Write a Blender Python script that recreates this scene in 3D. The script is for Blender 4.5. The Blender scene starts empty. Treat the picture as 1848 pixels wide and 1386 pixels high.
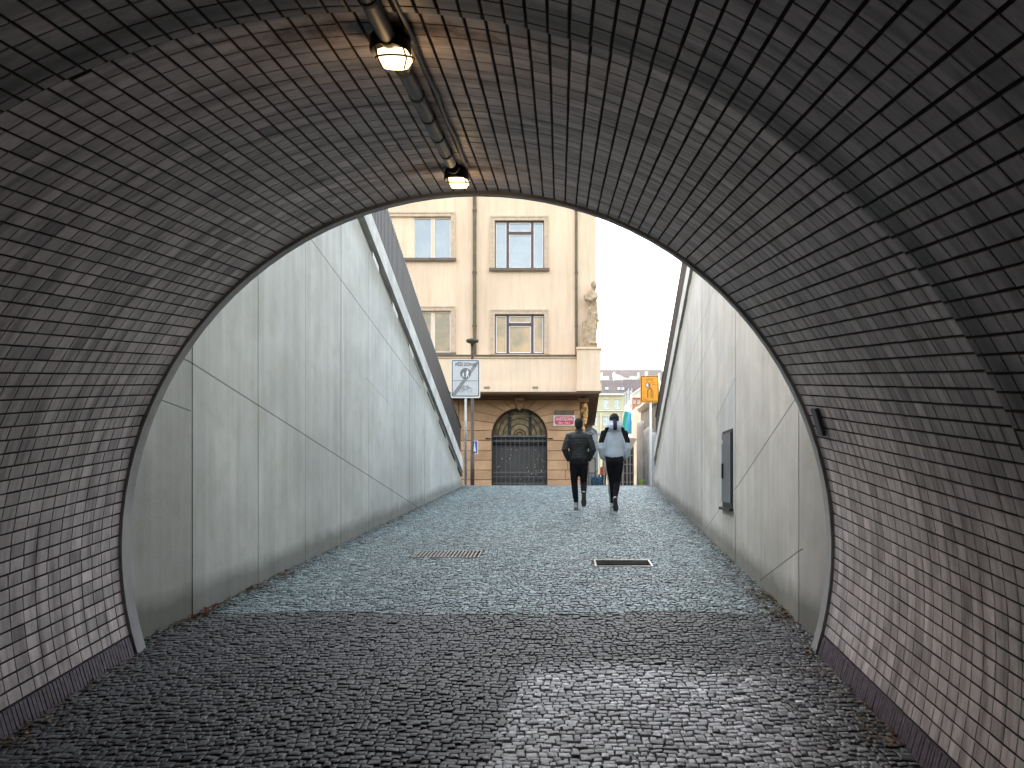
import bpy, math, random
import numpy as np
from math import radians as R, sin, cos, pi, sqrt
from mathutils import Vector, Matrix
random.seed(7)
S = bpy.context.scene
# ------------------------------------------------------------ camera, world, sun, exposure
F = 1335.0; CU = 1010.0; CV = 870.0          # lens in photo pixels, straight-ahead point of the shifted lens
cam_d = bpy.data.cameras.new('camera'); cam = bpy.data.objects.new('camera', cam_d)
S.collection.objects.link(cam); S.camera = cam
cam.location = (0, 0, 0); cam.rotation_euler = (R(90), 0, 0)
cam_d.sensor_width = 36; cam_d.lens = 36 * F / 1848
cam_d.shift_x = -(CU - 924) / 1848; cam_d.shift_y = (CV - 693) / 1848
cam_d.clip_end = 3000; cam_d.clip_start = .05
SUN_AZ = R(-35); SUN_EL = R(26)              # azimuth from +Y towards +X
W = bpy.data.worlds.new('World'); S.world = W; W.use_nodes = True
wn = W.node_tree; bg = wn.nodes['Background']
sky = wn.nodes.new('ShaderNodeTexSky'); sky.sky_type = 'NISHITA'; sky.sun_disc = False
sky.sun_elevation = SUN_EL; sky.sun_rotation = SUN_AZ
sky.air_density = 1.3; sky.dust_density = 3.0; sky.ozone_density = 1.0
hs = wn.nodes.new('ShaderNodeHueSaturation'); hs.inputs['Saturation'].default_value = .42      # hazy, whitish sky
wn.links.new(sky.outputs[0], hs.inputs['Color']); wn.links.new(hs.outputs[0], bg.inputs[0]); bg.inputs[1].default_value = 0.15
sd = bpy.data.lights.new('sun', 'SUN'); sd.energy = 2.6; sd.angle = R(.5); sd.color = (1, .93, .82)
so = bpy.data.objects.new('sun', sd); S.collection.objects.link(so)
tosun = Vector((sin(SUN_AZ) * cos(SUN_EL), cos(SUN_AZ) * cos(SUN_EL), sin(SUN_EL)))
so.rotation_euler = tosun.to_track_quat('Z', 'Y').to_euler()
S.view_settings.view_transform = 'Standard'; S.view_settings.look = 'None'
S.view_settings.exposure = 2.88; S.view_settings.gamma = 1
S.render.engine = 'CYCLES'
cy = S.cycles; cy.max_bounces = 12; cy.diffuse_bounces = 8; cy.glossy_bounces = 4; cy.use_denoising = True
cy.sample_clamp_indirect = 6; cy.caustics_reflective = False; cy.caustics_refractive = False

def P(u, v, D): return Vector(((u - CU) * D / F, D, (CV - v) * D / F))

# ------------------------------------------------------------ mesh helpers
class MB:
    def __init__(s): s.v = []; s.f = []; s.m = []; s.t = []; s.uv = []
    def face(s, pts, mi=0, tone=1.0):
        i = len(s.v); s.v += [tuple(p) for p in pts]; s.f.append(tuple(range(i, i + len(pts)))); s.m.append(mi); s.t.append(tone)
    def add(s, vs, fs, mi=0, tone=1.0):
        i = len(s.v); s.v += [tuple(p) for p in vs]
        for f in fs: s.f.append(tuple(i + k for k in f)); s.m.append(mi); s.t.append(tone)
    def box(s, x0, x1, y0, y1, z0, z1, mi=0, tone=1.0, M=None):
        vs = [(x0,y0,z0),(x1,y0,z0),(x1,y1,z0),(x0,y1,z0),(x0,y0,z1),(x1,y0,z1),(x1,y1,z1),(x0,y1,z1)]
        if M is not None: vs = [tuple(M @ Vector(p)) for p in vs]
        s.add(vs, [(3,2,1,0),(4,5,6,7),(0,1,5,4),(1,2,6,5),(2,3,7,6),(3,0,4,7)], mi, tone)
    def bev(s, x0, x1, y0, y1, z0, z1, b, mi=0, tone=1.0):
        # box whose front (-y) face is bevelled by b
        vs = [(x0,y1,z0),(x1,y1,z0),(x1,y1,z1),(x0,y1,z1),(x0,y0+b,z0),(x1,y0+b,z0),(x1,y0+b,z1),(x0,y0+b,z1),
              (x0+b,y0,z0+b),(x1-b,y0,z0+b),(x1-b,y0,z1-b),(x0+b,y0,z1-b)]
        s.add(vs, [(3,2,1,0)[::-1],(8,9,10,11),(4,5,9,8),(5,6,10,9),(6,7,11,10),(7,4,8,11),(0,1,5,4),(1,2,6,5),(2,3,7,6),(3,0,4,7)], mi, tone)
    def tube(s, pts, r, n=10, mi=0, caps=True, rb=None, ref=None, tone=1.0):
        """swept tube through pts; r may be a list; rb second radius list (along ref)"""
        pts = [Vector(p) for p in pts]; N = len(pts)
        ra = r if isinstance(r, (list, tuple)) else [r] * N
        rbb = rb if isinstance(rb, (list, tuple)) else ([rb] * N if rb is not None else ra)
        base = len(s.v); prev = None
        for k, p in enumerate(pts):
            d = (pts[min(k + 1, N - 1)] - pts[max(k - 1, 0)]).normalized()
            if ref is not None: a = Vector(ref)
            elif prev is not None: a = prev
            else: a = Vector((0, 0, 1)) if abs(d.z) < .9 else Vector((1, 0, 0))
            a = (a - d * a.dot(d)).normalized(); prev = a; b = d.cross(a)
            for j in range(n):
                t = 2 * pi * j / n
                s.v.append(tuple(p + a * (cos(t) * ra[k]) + b * (sin(t) * rbb[k])))
        for k in range(N - 1):
            for j in range(n):
                a0 = base + k * n + j; a1 = base + k * n + (j + 1) % n
                s.f.append((a0, a1, a1 + n, a0 + n)); s.m.append(mi); s.t.append(tone)
        if caps:
            s.f.append(tuple(base + j for j in range(n))[::-1]); s.m.append(mi); s.t.append(tone)
            s.f.append(tuple(base + (N - 1) * n + j for j in range(n))); s.m.append(mi); s.t.append(tone)
    def ell(s, c, rx, ry, rz, n=14, m=10, mi=0, M=None):
        base = len(s.v); c = Vector(c)
        for i in range(m + 1):
            ph = pi * i / m
            for j in range(n):
                t = 2 * pi * j / n
                p = Vector((rx * sin(ph) * cos(t), ry * sin(ph) * sin(t), rz * cos(ph)))
                if M is not None: p = M @ p
                s.v.append(tuple(c + p))
        for i in range(m):
            for j in range(n):
                a = base + i * n + j; b = base + i * n + (j + 1) % n
                s.f.append((a, a + n, b + n, b)); s.m.append(mi); s.t.append(1.0)
    def prism(s, poly, y0, y1, mi=0, tone=1.0, chamfer=0):
        """poly in (x,z), front at y0"""
        n = len(poly); base = len(s.v)
        if chamfer:
            cx = sum(p[0] for p in poly) / n; cz = sum(p[1] for p in poly) / n
            ins = []
            for k in range(n):
                a = Vector(poly[k - 1]); b = Vector(poly[k]); c = Vector(poly[(k + 1) % n])
                e1 = (b - a).normalized(); e2 = (c - b).normalized()
                n1 = Vector((-e1.y, e1.x)); n2 = Vector((-e2.y, e2.x)); nn = n1 + n2
                if nn.length < .1: nn = n1
                nn = nn.normalized() / max(.35, nn.normalized().dot(n1))
                ins.append(b + nn * chamfer)
            area = sum(poly[k][0] * poly[(k + 1) % n][1] - poly[(k + 1) % n][0] * poly[k][1] for k in range(n))
            if area < 0: ins = [Vector(poly[k]) * 2 - ins[k] for k in range(n)]
            s.v += [(p[0], y1, p[1]) for p in poly] + [(p[0], y0 + chamfer, p[1]) for p in poly] + [(p[0], y0, p[1]) for p in ins]
            rings = 3
        else:
            s.v += [(p[0], y1, p[1]) for p in poly] + [(p[0], y0, p[1]) for p in poly]; rings = 2
        for r in range(rings - 1):
            for k in range(n):
                a = base + r * n + k; b = base + r * n + (k + 1) % n
                s.f.append((a, b, b + n, a + n)); s.m.append(mi); s.t.append(tone)
        s.f.append(tuple(base + (rings - 1) * n + k for k in range(n))); s.m.append(mi); s.t.append(tone)
        s.f.append(tuple(base + k for k in range(n))[::-1]); s.m.append(mi); s.t.append(tone)
    def build(s, name, mats, parent=None, smooth=False, fix=False, off=None):
        me = bpy.data.meshes.new(name)
        vs = s.v
        if off is not None: vs = [(a - off[0], b - off[1], c - off[2]) for a, b, c in vs]
        me.from_pydata(vs, [], s.f)
        if not isinstance(mats, (list, tuple)): mats = [mats]
        for m in mats: me.materials.append(m)
        me.polygons.foreach_set('material_index', s.m)
        if any(t != 1.0 for t in s.t):
            at = me.attributes.new('tone', 'FLOAT', 'FACE'); at.data.foreach_set('value', s.t)
        if fix:
            import bmesh
            bm = bmesh.new(); bm.from_mesh(me); bmesh.ops.recalc_face_normals(bm, faces=bm.faces[:]); bm.to_mesh(me); bm.free()
        if smooth: me.polygons.foreach_set('use_smooth', [True] * len(me.polygons))
        o = bpy.data.objects.new(name, me); S.collection.objects.link(o)
        if off is not None: o.location = off
        if parent is not None:
            o.parent = parent
            if off is None: o.matrix_parent_inverse = Matrix.Identity(4); o.location = tuple(-c for c in parent.location)
            else: o.location = Vector(off) - Vector(parent.location)
        return o
def tag(o, label, cat, group=None):
    o['label'] = label; o['category'] = cat
    if group: o['group'] = group
    return o
def thing(name, label, cat, loc=(0, 0, 0), group=None):
    o = bpy.data.objects.new(name, None); o.empty_display_size = .2; S.collection.objects.link(o); o.location = loc
    return tag(o, label, cat, group)
def structure(o): o['kind'] = 'structure'; return o
def copy_tree(o, parent=None):
    c = o.copy(); S.collection.objects.link(c); c.parent = parent
    for ch in [x for x in bpy.data.objects if x.parent == o]: copy_tree(ch, c)
    return c
def blend(mb, name, mats, parent=None, voxel=.02, sm=6, disp=None):
    """fuse overlapping shapes of mb into one continuous skin"""
    o = mb.build(name, mats, parent, fix=True)
    md = o.modifiers.new('r', 'REMESH'); md.mode = 'VOXEL'; md.voxel_size = voxel; md.use_smooth_shade = True
    ms = o.modifiers.new('s', 'SMOOTH'); ms.iterations = sm; ms.factor = .5
    if disp:
        t = bpy.data.textures.new('fold', 'CLOUDS'); t.noise_scale = disp[1]
        m3 = o.modifiers.new('d', 'DISPLACE'); m3.texture = t; m3.strength = disp[0]; m3.texture_coords = 'LOCAL'
    dg = bpy.context.evaluated_depsgraph_get(); me = bpy.data.meshes.new_from_object(o.evaluated_get(dg))
    o.modifiers.clear(); o.data = me
    me.polygons.foreach_set('use_smooth', [True] * len(me.polygons))
    if not me.materials: me.materials.append(mats)
    return o
def text(name, body, size, loc, mat, parent=None, rot=(R(90), 0, 0), sx=1.0, bold=0.0, align='CENTER', ext=.002):
    c = bpy.data.curves.new(name, 'FONT'); c.body = body; c.size = size; c.align_x = align; c.align_y = 'CENTER'; c.extrude = ext
    c.offset = bold
    o = bpy.data.objects.new(name, c); S.collection.objects.link(o)
    dg = bpy.context.evaluated_depsgraph_get(); me = bpy.data.meshes.new_from_object(o.evaluated_get(dg))
    bpy.data.objects.remove(o); me.materials.clear(); me.materials.append(mat)
    o = bpy.data.objects.new(name, me); S.collection.objects.link(o)
    o.rotation_euler = rot; o.scale = (sx, 1, 1); o.location = loc
    if parent is not None: o.parent = parent; o.location = Vector(loc) - Vector(parent.location)
    return o

# ------------------------------------------------------------ material helpers
class NT:
    def __init__(s, name):
        s.mat = bpy.data.materials.new(name); s.mat.use_nodes = True; s.t = s.mat.node_tree; s.n = s.t.nodes; s.l = s.t.links
        s.b = s.n['Principled BSDF']; s.tc = s.n.new('ShaderNodeTexCoord'); s._sep = None
        s.geo = None
    def set(s, inp, val):
        if hasattr(val, 'is_output') or isinstance(val, bpy.types.NodeSocket): s.l.new(val, inp)
        else: inp.default_value = val
    def math(s, op, a, b=0.0, c=None, clamp=False):
        n = s.n.new('ShaderNodeMath'); n.operation = op; n.use_clamp = clamp
        s.set(n.inputs[0], a); s.set(n.inputs[1], b)
        if c is not None: s.set(n.inputs[2], c)
        return n.outputs[0]
    def pos(s):
        if s.geo is None: s.geo = s.n.new('ShaderNodeNewGeometry')
        return s.geo.outputs['Position']
    def xyz(s):
        if s._sep is None:
            s._sep = s.n.new('ShaderNodeSeparateXYZ'); s.l.new(s.tc.outputs['Object'], s._sep.inputs[0])
        return s._sep.outputs
    def noise(s, scale, detail=4, rough=.55, stretch=None, vec=None, off=None):
        n = s.n.new('ShaderNodeTexNoise'); n.inputs['Scale'].default_value = scale; n.inputs['Detail'].default_value = detail
        n.inputs['Roughness'].default_value = rough
        v = vec if vec is not None else s.tc.outputs['Object']
        if stretch or off:
            mp = s.n.new('ShaderNodeMapping'); s.l.new(v, mp.inputs[0])
            if stretch: mp.inputs['Scale'].default_value = stretch
            if off: mp.inputs['Location'].default_value = off
            v = mp.outputs[0]
        s.l.new(v, n.inputs['Vector']); return n.outputs[0]
    def ramp(s, fac, lo, hi, c0=(0, 0, 0, 1), c1=(1, 1, 1, 1)):
        n = s.n.new('ShaderNodeValToRGB'); s.l.new(fac, n.inputs[0])
        n.color_ramp.elements[0].position = lo; n.color_ramp.elements[1].position = hi
        n.color_ramp.elements[0].color = c0; n.color_ramp.elements[1].color = c1
        return n.outputs[0]
    def mix(s, fac, a, b, mode='MIX'):
        n = s.n.new('ShaderNodeMix'); n.data_type = 'RGBA'; n.blend_type = mode
        s.set(n.inputs[0], fac)
        for i, c in ((6, a), (7, b)):
            if isinstance(c, (tuple, list)): n.inputs[i].default_value = (*c[:3], 1)
            else: s.l.new(c, n.inputs[i])
        return n.outputs[2]
    def mul(s, col, fac):
        """colour times scalar socket"""
        n = s.n.new('ShaderNodeVectorMath'); n.operation = 'SCALE'; s.l.new(col, n.inputs[0]); s.set(n.inputs['Scale'], fac); return n.outputs[0]
    def attr(s, name):
        n = s.n.new('ShaderNodeAttribute'); n.attribute_name = name; return n.outputs['Fac']
    def bump(s, h, strength=.3, dist=.01):
        n = s.n.new('ShaderNodeBump'); n.inputs['Strength'].default_value = strength; n.inputs['Distance'].default_value = dist
        s.l.new(h, n.inputs['Height']); s.l.new(n.outputs[0], s.b.inputs['Normal'])
    def out(s, col=None, rough=.7, metal=0.0, spec=.5):
        if col is not None: s.set(s.b.inputs['Base Color'], (*col[:3], 1) if isinstance(col, (tuple, list)) else col)
        s.set(s.b.inputs['Roughness'], rough); s.b.inputs['Metallic'].default_value = metal
        s.b.inputs['Specular IOR Level'].default_value = spec
        return s.mat
def simple(name, col, rough=.7, metal=0., spec=.5, var=.15, scale=6, bump=0., stretch=None):
    m = NT(name); n = m.noise(scale, 5, .6, stretch)
    d = tuple(c * (1 - var) for c in col); e = tuple(min(1, c * (1 + var)) for c in col)
    c = m.mix(m.ramp(n, .35, .65), d, e)
    if bump: m.bump(m.noise(scale * 6, 4), bump, .01)
    return m.out(c, rough, metal, spec)

def mat_tile():
    m = NT('glazed_tile'); uv = m.tc.outputs['UV']
    sep = m.n.new('ShaderNodeSeparateXYZ'); m.l.new(uv, sep.inputs[0]); cu, cyy = sep.outputs[0], sep.outputs[1]
    tone = m.attr('tone')
    col = m.mix(m.noise(1.3, 3, .5, vec=uv), (.53, .47, .48), (.72, .655, .65))
    st = m.noise(1.0, 5, .6, stretch=(1.4, 11, 1), vec=uv)          # streaks running round the vault
    col = m.mix(m.math('MULTIPLY', m.ramp(st, .44, .70), .8), col, (.15, .12, .115))
    st2 = m.noise(1.0, 5, .7, stretch=(6, 34, 1), vec=uv, off=(3, 7, 0))
    col = m.mix(m.math('MULTIPLY', m.ramp(st2, .54, .75), .4), col, (.11, .085, .08))
    gr = m.noise(9, 5, .7, vec=uv)
    col = m.mix(m.math('MULTIPLY', m.ramp(gr, .5, .8), .35), col, (.09, .075, .07))
    # sooty ring beside the lining joint, upper part only
    d = m.math('ABSOLUTE', m.math('SUBTRACT', cyy, 2.74))
    wob = m.math('MULTIPLY', m.math('SUBTRACT', m.noise(2.2, 4, .6, vec=uv), .5), .25)
    band = m.math('SUBTRACT', 1.0, m.math('MULTIPLY', m.math('ADD', d, wob), 5.5), clamp=True)
    col = m.mix(m.math('MULTIPLY', band, .8), col, (.045, .034, .03))
    # rust beside the two lamps near the crown (u is arc length from crown)
    for y0, ru in ((3.02, .62), (5.0, .5)):
        dx = m.math('DIVIDE', m.math('ADD', cu, .10), ru); dy = m.math('DIVIDE', m.math('SUBTRACT', cyy, y0), .13)
        rr = m.math('SQRT', m.math('ADD', m.math('MULTIPLY', dx, dx), m.math('MULTIPLY', dy, dy)))
        rr = m.math('ADD', rr, m.math('MULTIPLY', m.math('SUBTRACT', m.noise(7, 5, .7, vec=uv), .5), 1.6))
        f = m.math('SUBTRACT', 1.15, rr, clamp=True)
        rc = m.mix(m.noise(12, 4, vec=uv), (.42, .19, .045), (.09, .035, .015))
        col = m.mix(m.math('MULTIPLY', f, .9), col, rc)
        # black soot right at the fitting
        f2 = m.math('SUBTRACT', 1.25, m.math('MULTIPLY', rr, 1.7), clamp=True)
        col = m.mix(f2, col, (.02, .014, .012))
    n = m.n.new('ShaderNodeVectorMath'); n.operation = 'SCALE'; m.l.new(col, n.inputs[0]); m.l.new(tone, n.inputs['Scale'])
    m.bump(m.noise(14, 3, .5, vec=uv), .12, .01)
    return m.out(n.outputs[0], m.mix(gr, (.35, .35, .35), (.6, .6, .6)), 0, .45)

def mat_concrete(name, base, seams, side):
    m = NT(name); x, y, z = m.xyz()
    n1 = m.noise(.5, 4, .6); n2 = m.noise(1.0, 6, .65, stretch=(2, 5, .55)); n3 = m.noise(30, 4, .6)
    dk = tuple(c * .72 for c in base); lt = tuple(min(1, c * 1.22) for c in base)
    c = m.mix(m.ramp(n1, .3, .7), dk, lt); c = m.mix(m.math('MULTIPLY', m.ramp(m.noise(1.3, 6, .7, off=(4, 4, 4)), .48, .64), .30), c, tuple(v * .6 for v in base))
    c = m.mix(m.math('MULTIPLY', m.ramp(n2, .38, .7), .45), c, tuple(v * .62 for v in base))
    # fine vertical board streaks
    st = m.noise(1.0, 4, .7, stretch=(1, 34, .9), off=(2, 3, 1))
    c = m.mix(m.math('MULTIPLY', m.ramp(st, .46, .66), .08), c, tuple(v * .55 for v in base))
    st2 = m.noise(1.0, 3, .6, stretch=(1, 9, .25), off=(9, 1, 4))
    c = m.mix(m.math('MULTIPLY', m.ramp(st2, .45, .75), .40), c, lt)
    c = m.mix(m.math('MULTIPLY', m.ramp(m.noise(2.6, 7, .7), .52, .72), .35), c, (base[0] * .7, base[1] * .66, base[2] * .5))
    pit = m.ramp(m.noise(90, 2, .5), .70, .76)
    c = m.mix(m.math('MULTIPLY', pit, .5), c, tuple(v * .35 for v in base))
    # damp / algae foot above the paving (paving rises about 7.5 cm per metre)
    hgt = m.math('SUBTRACT', z, m.math('ADD', m.math('MULTIPLY', y, .0747), -1.62))
    foot = m.math('SUBTRACT', 1.0, m.math('MULTIPLY', m.math('ADD', hgt, m.math('MULTIPLY', m.noise(3, 5), -.22)), 6), clamp=True)
    c = m.mix(m.math('MULTIPLY', foot, .55), c, (.055, .06, .045))
    # stains hanging below the coping
    if side < 0: top = m.math('ADD', m.math('MULTIPLY', y, -.442), 8.84)
    else: top = m.math('ADD', m.math('MULTIPLY', y, -.444), 9.18)
    dtop = m.math('SUBTRACT', top, z)
    fr = m.noise(1.0, 5, .7, stretch=(1, 8, .3), off=(5, 5, 5))
    tf = m.math('SUBTRACT', 1.0, m.math('MULTIPLY', dtop, m.math('ADD', .5, m.math('MULTIPLY', fr, 3.5))), clamp=True)
    c = m.mix(m.math('MULTIPLY', tf, .7), c, (.20, .185, .125))
    for (y0, y1, z0, sl, w) in seams:
        ln = m.math('ABSOLUTE', m.math('SUBTRACT', z, m.math('ADD', m.math('MULTIPLY', m.math('SUBTRACT', y, y0), sl), z0)))
        f = m.math('LESS_THAN', ln, w)
        f = m.math('MULTIPLY', f, m.math('MULTIPLY', m.math('GREATER_THAN', y, y0), m.math('LESS_THAN', y, y1)))
        c = m.mix(m.math('MULTIPLY', f, .7), c, (.06, .06, .055))
    if side > 0:
        inb = m.math('MULTIPLY', m.math('MULTIPLY', m.math('GREATER_THAN', y, 8.98), m.math('LESS_THAN', y, 10.15)),
                     m.math('MULTIPLY', m.math('GREATER_THAN', z, -.30), m.math('LESS_THAN', z, m.math('ADD', 1.35, m.math('MULTIPLY', m.math('SUBTRACT', y, 9), -.35)))))
        c = m.mix(m.math('MULTIPLY', inb, m.math('MULTIPLY', m.noise(2.5, 3), .45)), c, (.30, .38, .47))      # overpainted graffiti
    h = m.math('ADD', m.noise(40, 4), m.math('MULTIPLY', st, .15))
    m.bump(h, .25, .006)
    return m.out(c, .78, 0, .35)

def mat_sett(name, lo, hi):
    m = NT(name); tone = m.attr('tone')
    n = m.noise(55, 4, .6); n2 = m.noise(.8, 4, .6)
    c = m.mix(m.ramp(n, .3, .7), lo, hi)
    c = m.mix(m.math('MULTIPLY', m.ramp(n2, .45, .7), .35), c, (.15, .15, .14))
    sc = m.n.new('ShaderNodeVectorMath'); sc.operation = 'SCALE'; m.l.new(c, sc.inputs[0]); m.l.new(tone, sc.inputs['Scale'])
    m.bump(m.noise(70, 4, .6), .5, .004)
    return m.out(sc.outputs[0], m.mix(n, (.38, .38, .38), (.62, .62, .62)), 0, .5)

def mat_plaster(name, base):
    m = NT(name)
    n1 = m.noise(.6, 4); n2 = m.noise(1.0, 6, .7, stretch=(7, 1, .5)); n3 = m.noise(25, 4)
    c = m.mix(m.ramp(n1, .3, .7), tuple(v * .9 for v in base), tuple(min(1, v * 1.06) for v in base))
    c = m.mix(m.math('MULTIPLY', m.ramp(n2, .45, .72), .5), c, tuple(v * k for v, k in zip(base, (.72, .66, .58))))
    c = m.mix(m.math('MULTIPLY', m.ramp(n3, .5, .8), .12), c, tuple(v * .6 for v in base))
    m.bump(n3, .15, .01)
    return m.out(c, .85, 0, .2)

def mat_stone():
    m = NT('brown_sandstone'); tone = m.attr('tone')
    n1 = m.noise(1.4, 5, .6); n2 = m.noise(16, 5, .7)
    c = m.mix(m.ramp(n1, .3, .7), (.40, .235, .125), (.58, .36, .205))
    c = m.mix(m.math('MULTIPLY', m.ramp(n2, .45, .75), .5), c, (.28, .155, .085))
    sc = m.n.new('ShaderNodeVectorMath'); sc.operation = 'SCALE'; m.l.new(c, sc.inputs[0]); m.l.new(tone, sc.inputs['Scale'])
    m.bump(n2, .5, .02)
    return m.out(sc.outputs[0], .85, 0, .25)

def mat_glass(name, base, refl=.5, rough=.03):
    m = NT(name); n = m.noise(1.6, 4, .6)
    c = m.mix(m.ramp(n, .38, .62), (base[0] * .45, base[1] * .55, base[2] * .6), base)  # mottled base colour stands in for varied reflections and curtains
    m.out(c, .5, 0, .3)
    g = m.n.new('ShaderNodeBsdfGlossy'); g.inputs['Roughness'].default_value = rough; g.inputs['Color'].default_value = (.95, .98, 1, 1)
    mx = m.n.new('ShaderNodeMixShader'); mx.inputs[0].default_value = refl
    bm = m.n.new('ShaderNodeBump'); bm.inputs['Strength'].default_value = .04; bm.inputs['Distance'].default_value = .02
    m.l.new(m.noise(1.2, 1), bm.inputs['Height']); m.l.new(bm.outputs[0], g.inputs['Normal'])
    m.l.new(m.b.outputs[0], mx.inputs[1]); m.l.new(g.outputs[0], mx.inputs[2])
    m.l.new(mx.outputs[0], m.n['Material Output'].inputs[0])
    return m.mat
def mat_emit(name, col, strength):
    m = NT(name); m.b.inputs['Emission Color'].default_value = (*col, 1); m.b.inputs['Emission Strength'].default_value = strength
    return m.out(col, .3)

TILE = mat_tile(); SETT = mat_sett('granite_sett', (.13, .175, .18), (.30, .38, .39)); SETT2 = mat_sett('porphyry_sett', (.145, .125, .13), (.30, .325, .34)); STONE = mat_stone()
GROUT = simple('dark_grout', (.03, .022, .021), .95, var=.3)
SHELL = simple('tunnel_shell', (.10, .09, .085), .9)
PLINTH = simple('purple_clinker', (.12, .095, .12), .5, var=.3, scale=20)
RIMC = simple('smooth_concrete', (.36, .365, .36), .75, var=.18, scale=3, bump=.2, stretch=(1, 1, .4))
CW = (.55, .57, .535)
CONC_L = mat_concrete('fair_faced_concrete', CW, [(6.4, 15.6, 1.07, -.185, .008), (9.0, 15.2, 3.09, -.19, .008), (5.7, 6.5, .76, -.17, .006), (11.5, 12.9, 1.62, -.2, .003)], -1)
CONC_R = mat_concrete('fair_faced_concrete_right', (.60, .585, .545), [(6.28, 8.9, .75, -.31, .009), (8.95, 10.3, 1.26, -.28, .006), (10.3, 13.6, 2.18, -.225, .005), (10.4, 16, 2.78, -.25, .006), (6.2, 7.7, -.56, -.31, .007), (8.9, 12.5, -.05, -.28, .005)], 1)
JOINT = simple('joint_filler_dark', (.03, .03, .028), .9)
COPE = simple('pale_coping_concrete', (.50, .50, .47), .7, var=.2, scale=2.5, bump=.15)
SLOT = simple('dark_weathered_steel', (.028, .026, .022), .7, var=.3)
BRKT = simple('grey_bracket_steel', (.30, .30, .30), .45, metal=.4)
FENCE = simple('dark_fence_paint', (.045, .040, .037), .5, var=.25, scale=1.5, stretch=(1, 12, .3))
EARTH = simple('joint_earth', (.06, .058, .055), .95, var=.4, scale=9)
GRASS = simple('winter_grass', (.06, .07, .03), .95, var=.4, scale=3)
ASPH = simple('street_surface', (.12, .12, .12), .85, var=.2, scale=2)
CREAM = mat_plaster('cream_plaster', (.74, .545, .39)); CREAM2 = mat_plaster('cream_band_plaster', (.76, .57, .405))
SURR = simple('window_surround_stone', (.52, .39, .28), .85, var=.15, scale=8)
PIPE = simple('brown_drainpipe', (.10, .075, .04), .5, metal=.3, var=.3, scale=4)
IRON = simple('dark_wrought_iron', (.045, .042, .040), .5, metal=.3, var=.3)
IRON2 = simple('grey_gate_bars', (.11, .105, .095), .5, metal=.4, var=.2)
BLACK = simple('black_paint', (.012, .012, .013), .45)
WFRAME = simple('purple_brown_window_frame', (.075, .032, .035), .5)
WWHITE = simple('white_window_sash', (.72, .70, .64), .5, var=.05)
GLASS_U = mat_glass('upper_window_glass', (.10, .12, .11), .15)
GLASS_L = mat_glass('lower_window_glass', (.45, .25, .07), .05)
SIGNW = simple('sign_white', (.66, .66, .64), .4, var=.04); SIGNB = simple('sign_black', (.03, .03, .03), .4)
SIGNG = simple('sign_grey', (.22, .22, .21), .45, var=.1); SIGND = simple('sign_dark_grey', (.11, .11, .11), .45)
GALV = simple('galvanised_steel', (.34, .34, .32), .4, metal=.6, var=.15, scale=10)

# ------------------------------------------------------------ levels
def zfloor(y):
    if y < 6.6: return -1.17 + .1386 * (y - 6.6)
    if y < 20: return -1.17 + .0799 * (y - 6.6)
    return -.10
def zstreet(y): return -.32 - .0062 * (y - 20.6)
def Xl(y): return -3.536 + .0458 * y - .12 * max(0, min(1, (6.5 - y) / .7))
def Xr(y): return 1.79 + .038 * y + .09 * max(0, min(1, (6.25 - y) / .45))
def Tl(y): return 8.84 - .442 * y
def Tr(y): return 9.18 - .444 * y
XC = -.633; RT = 2.72
def Zc(y): return -1.286 + .1386 * y
EXIT = 5.63

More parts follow.
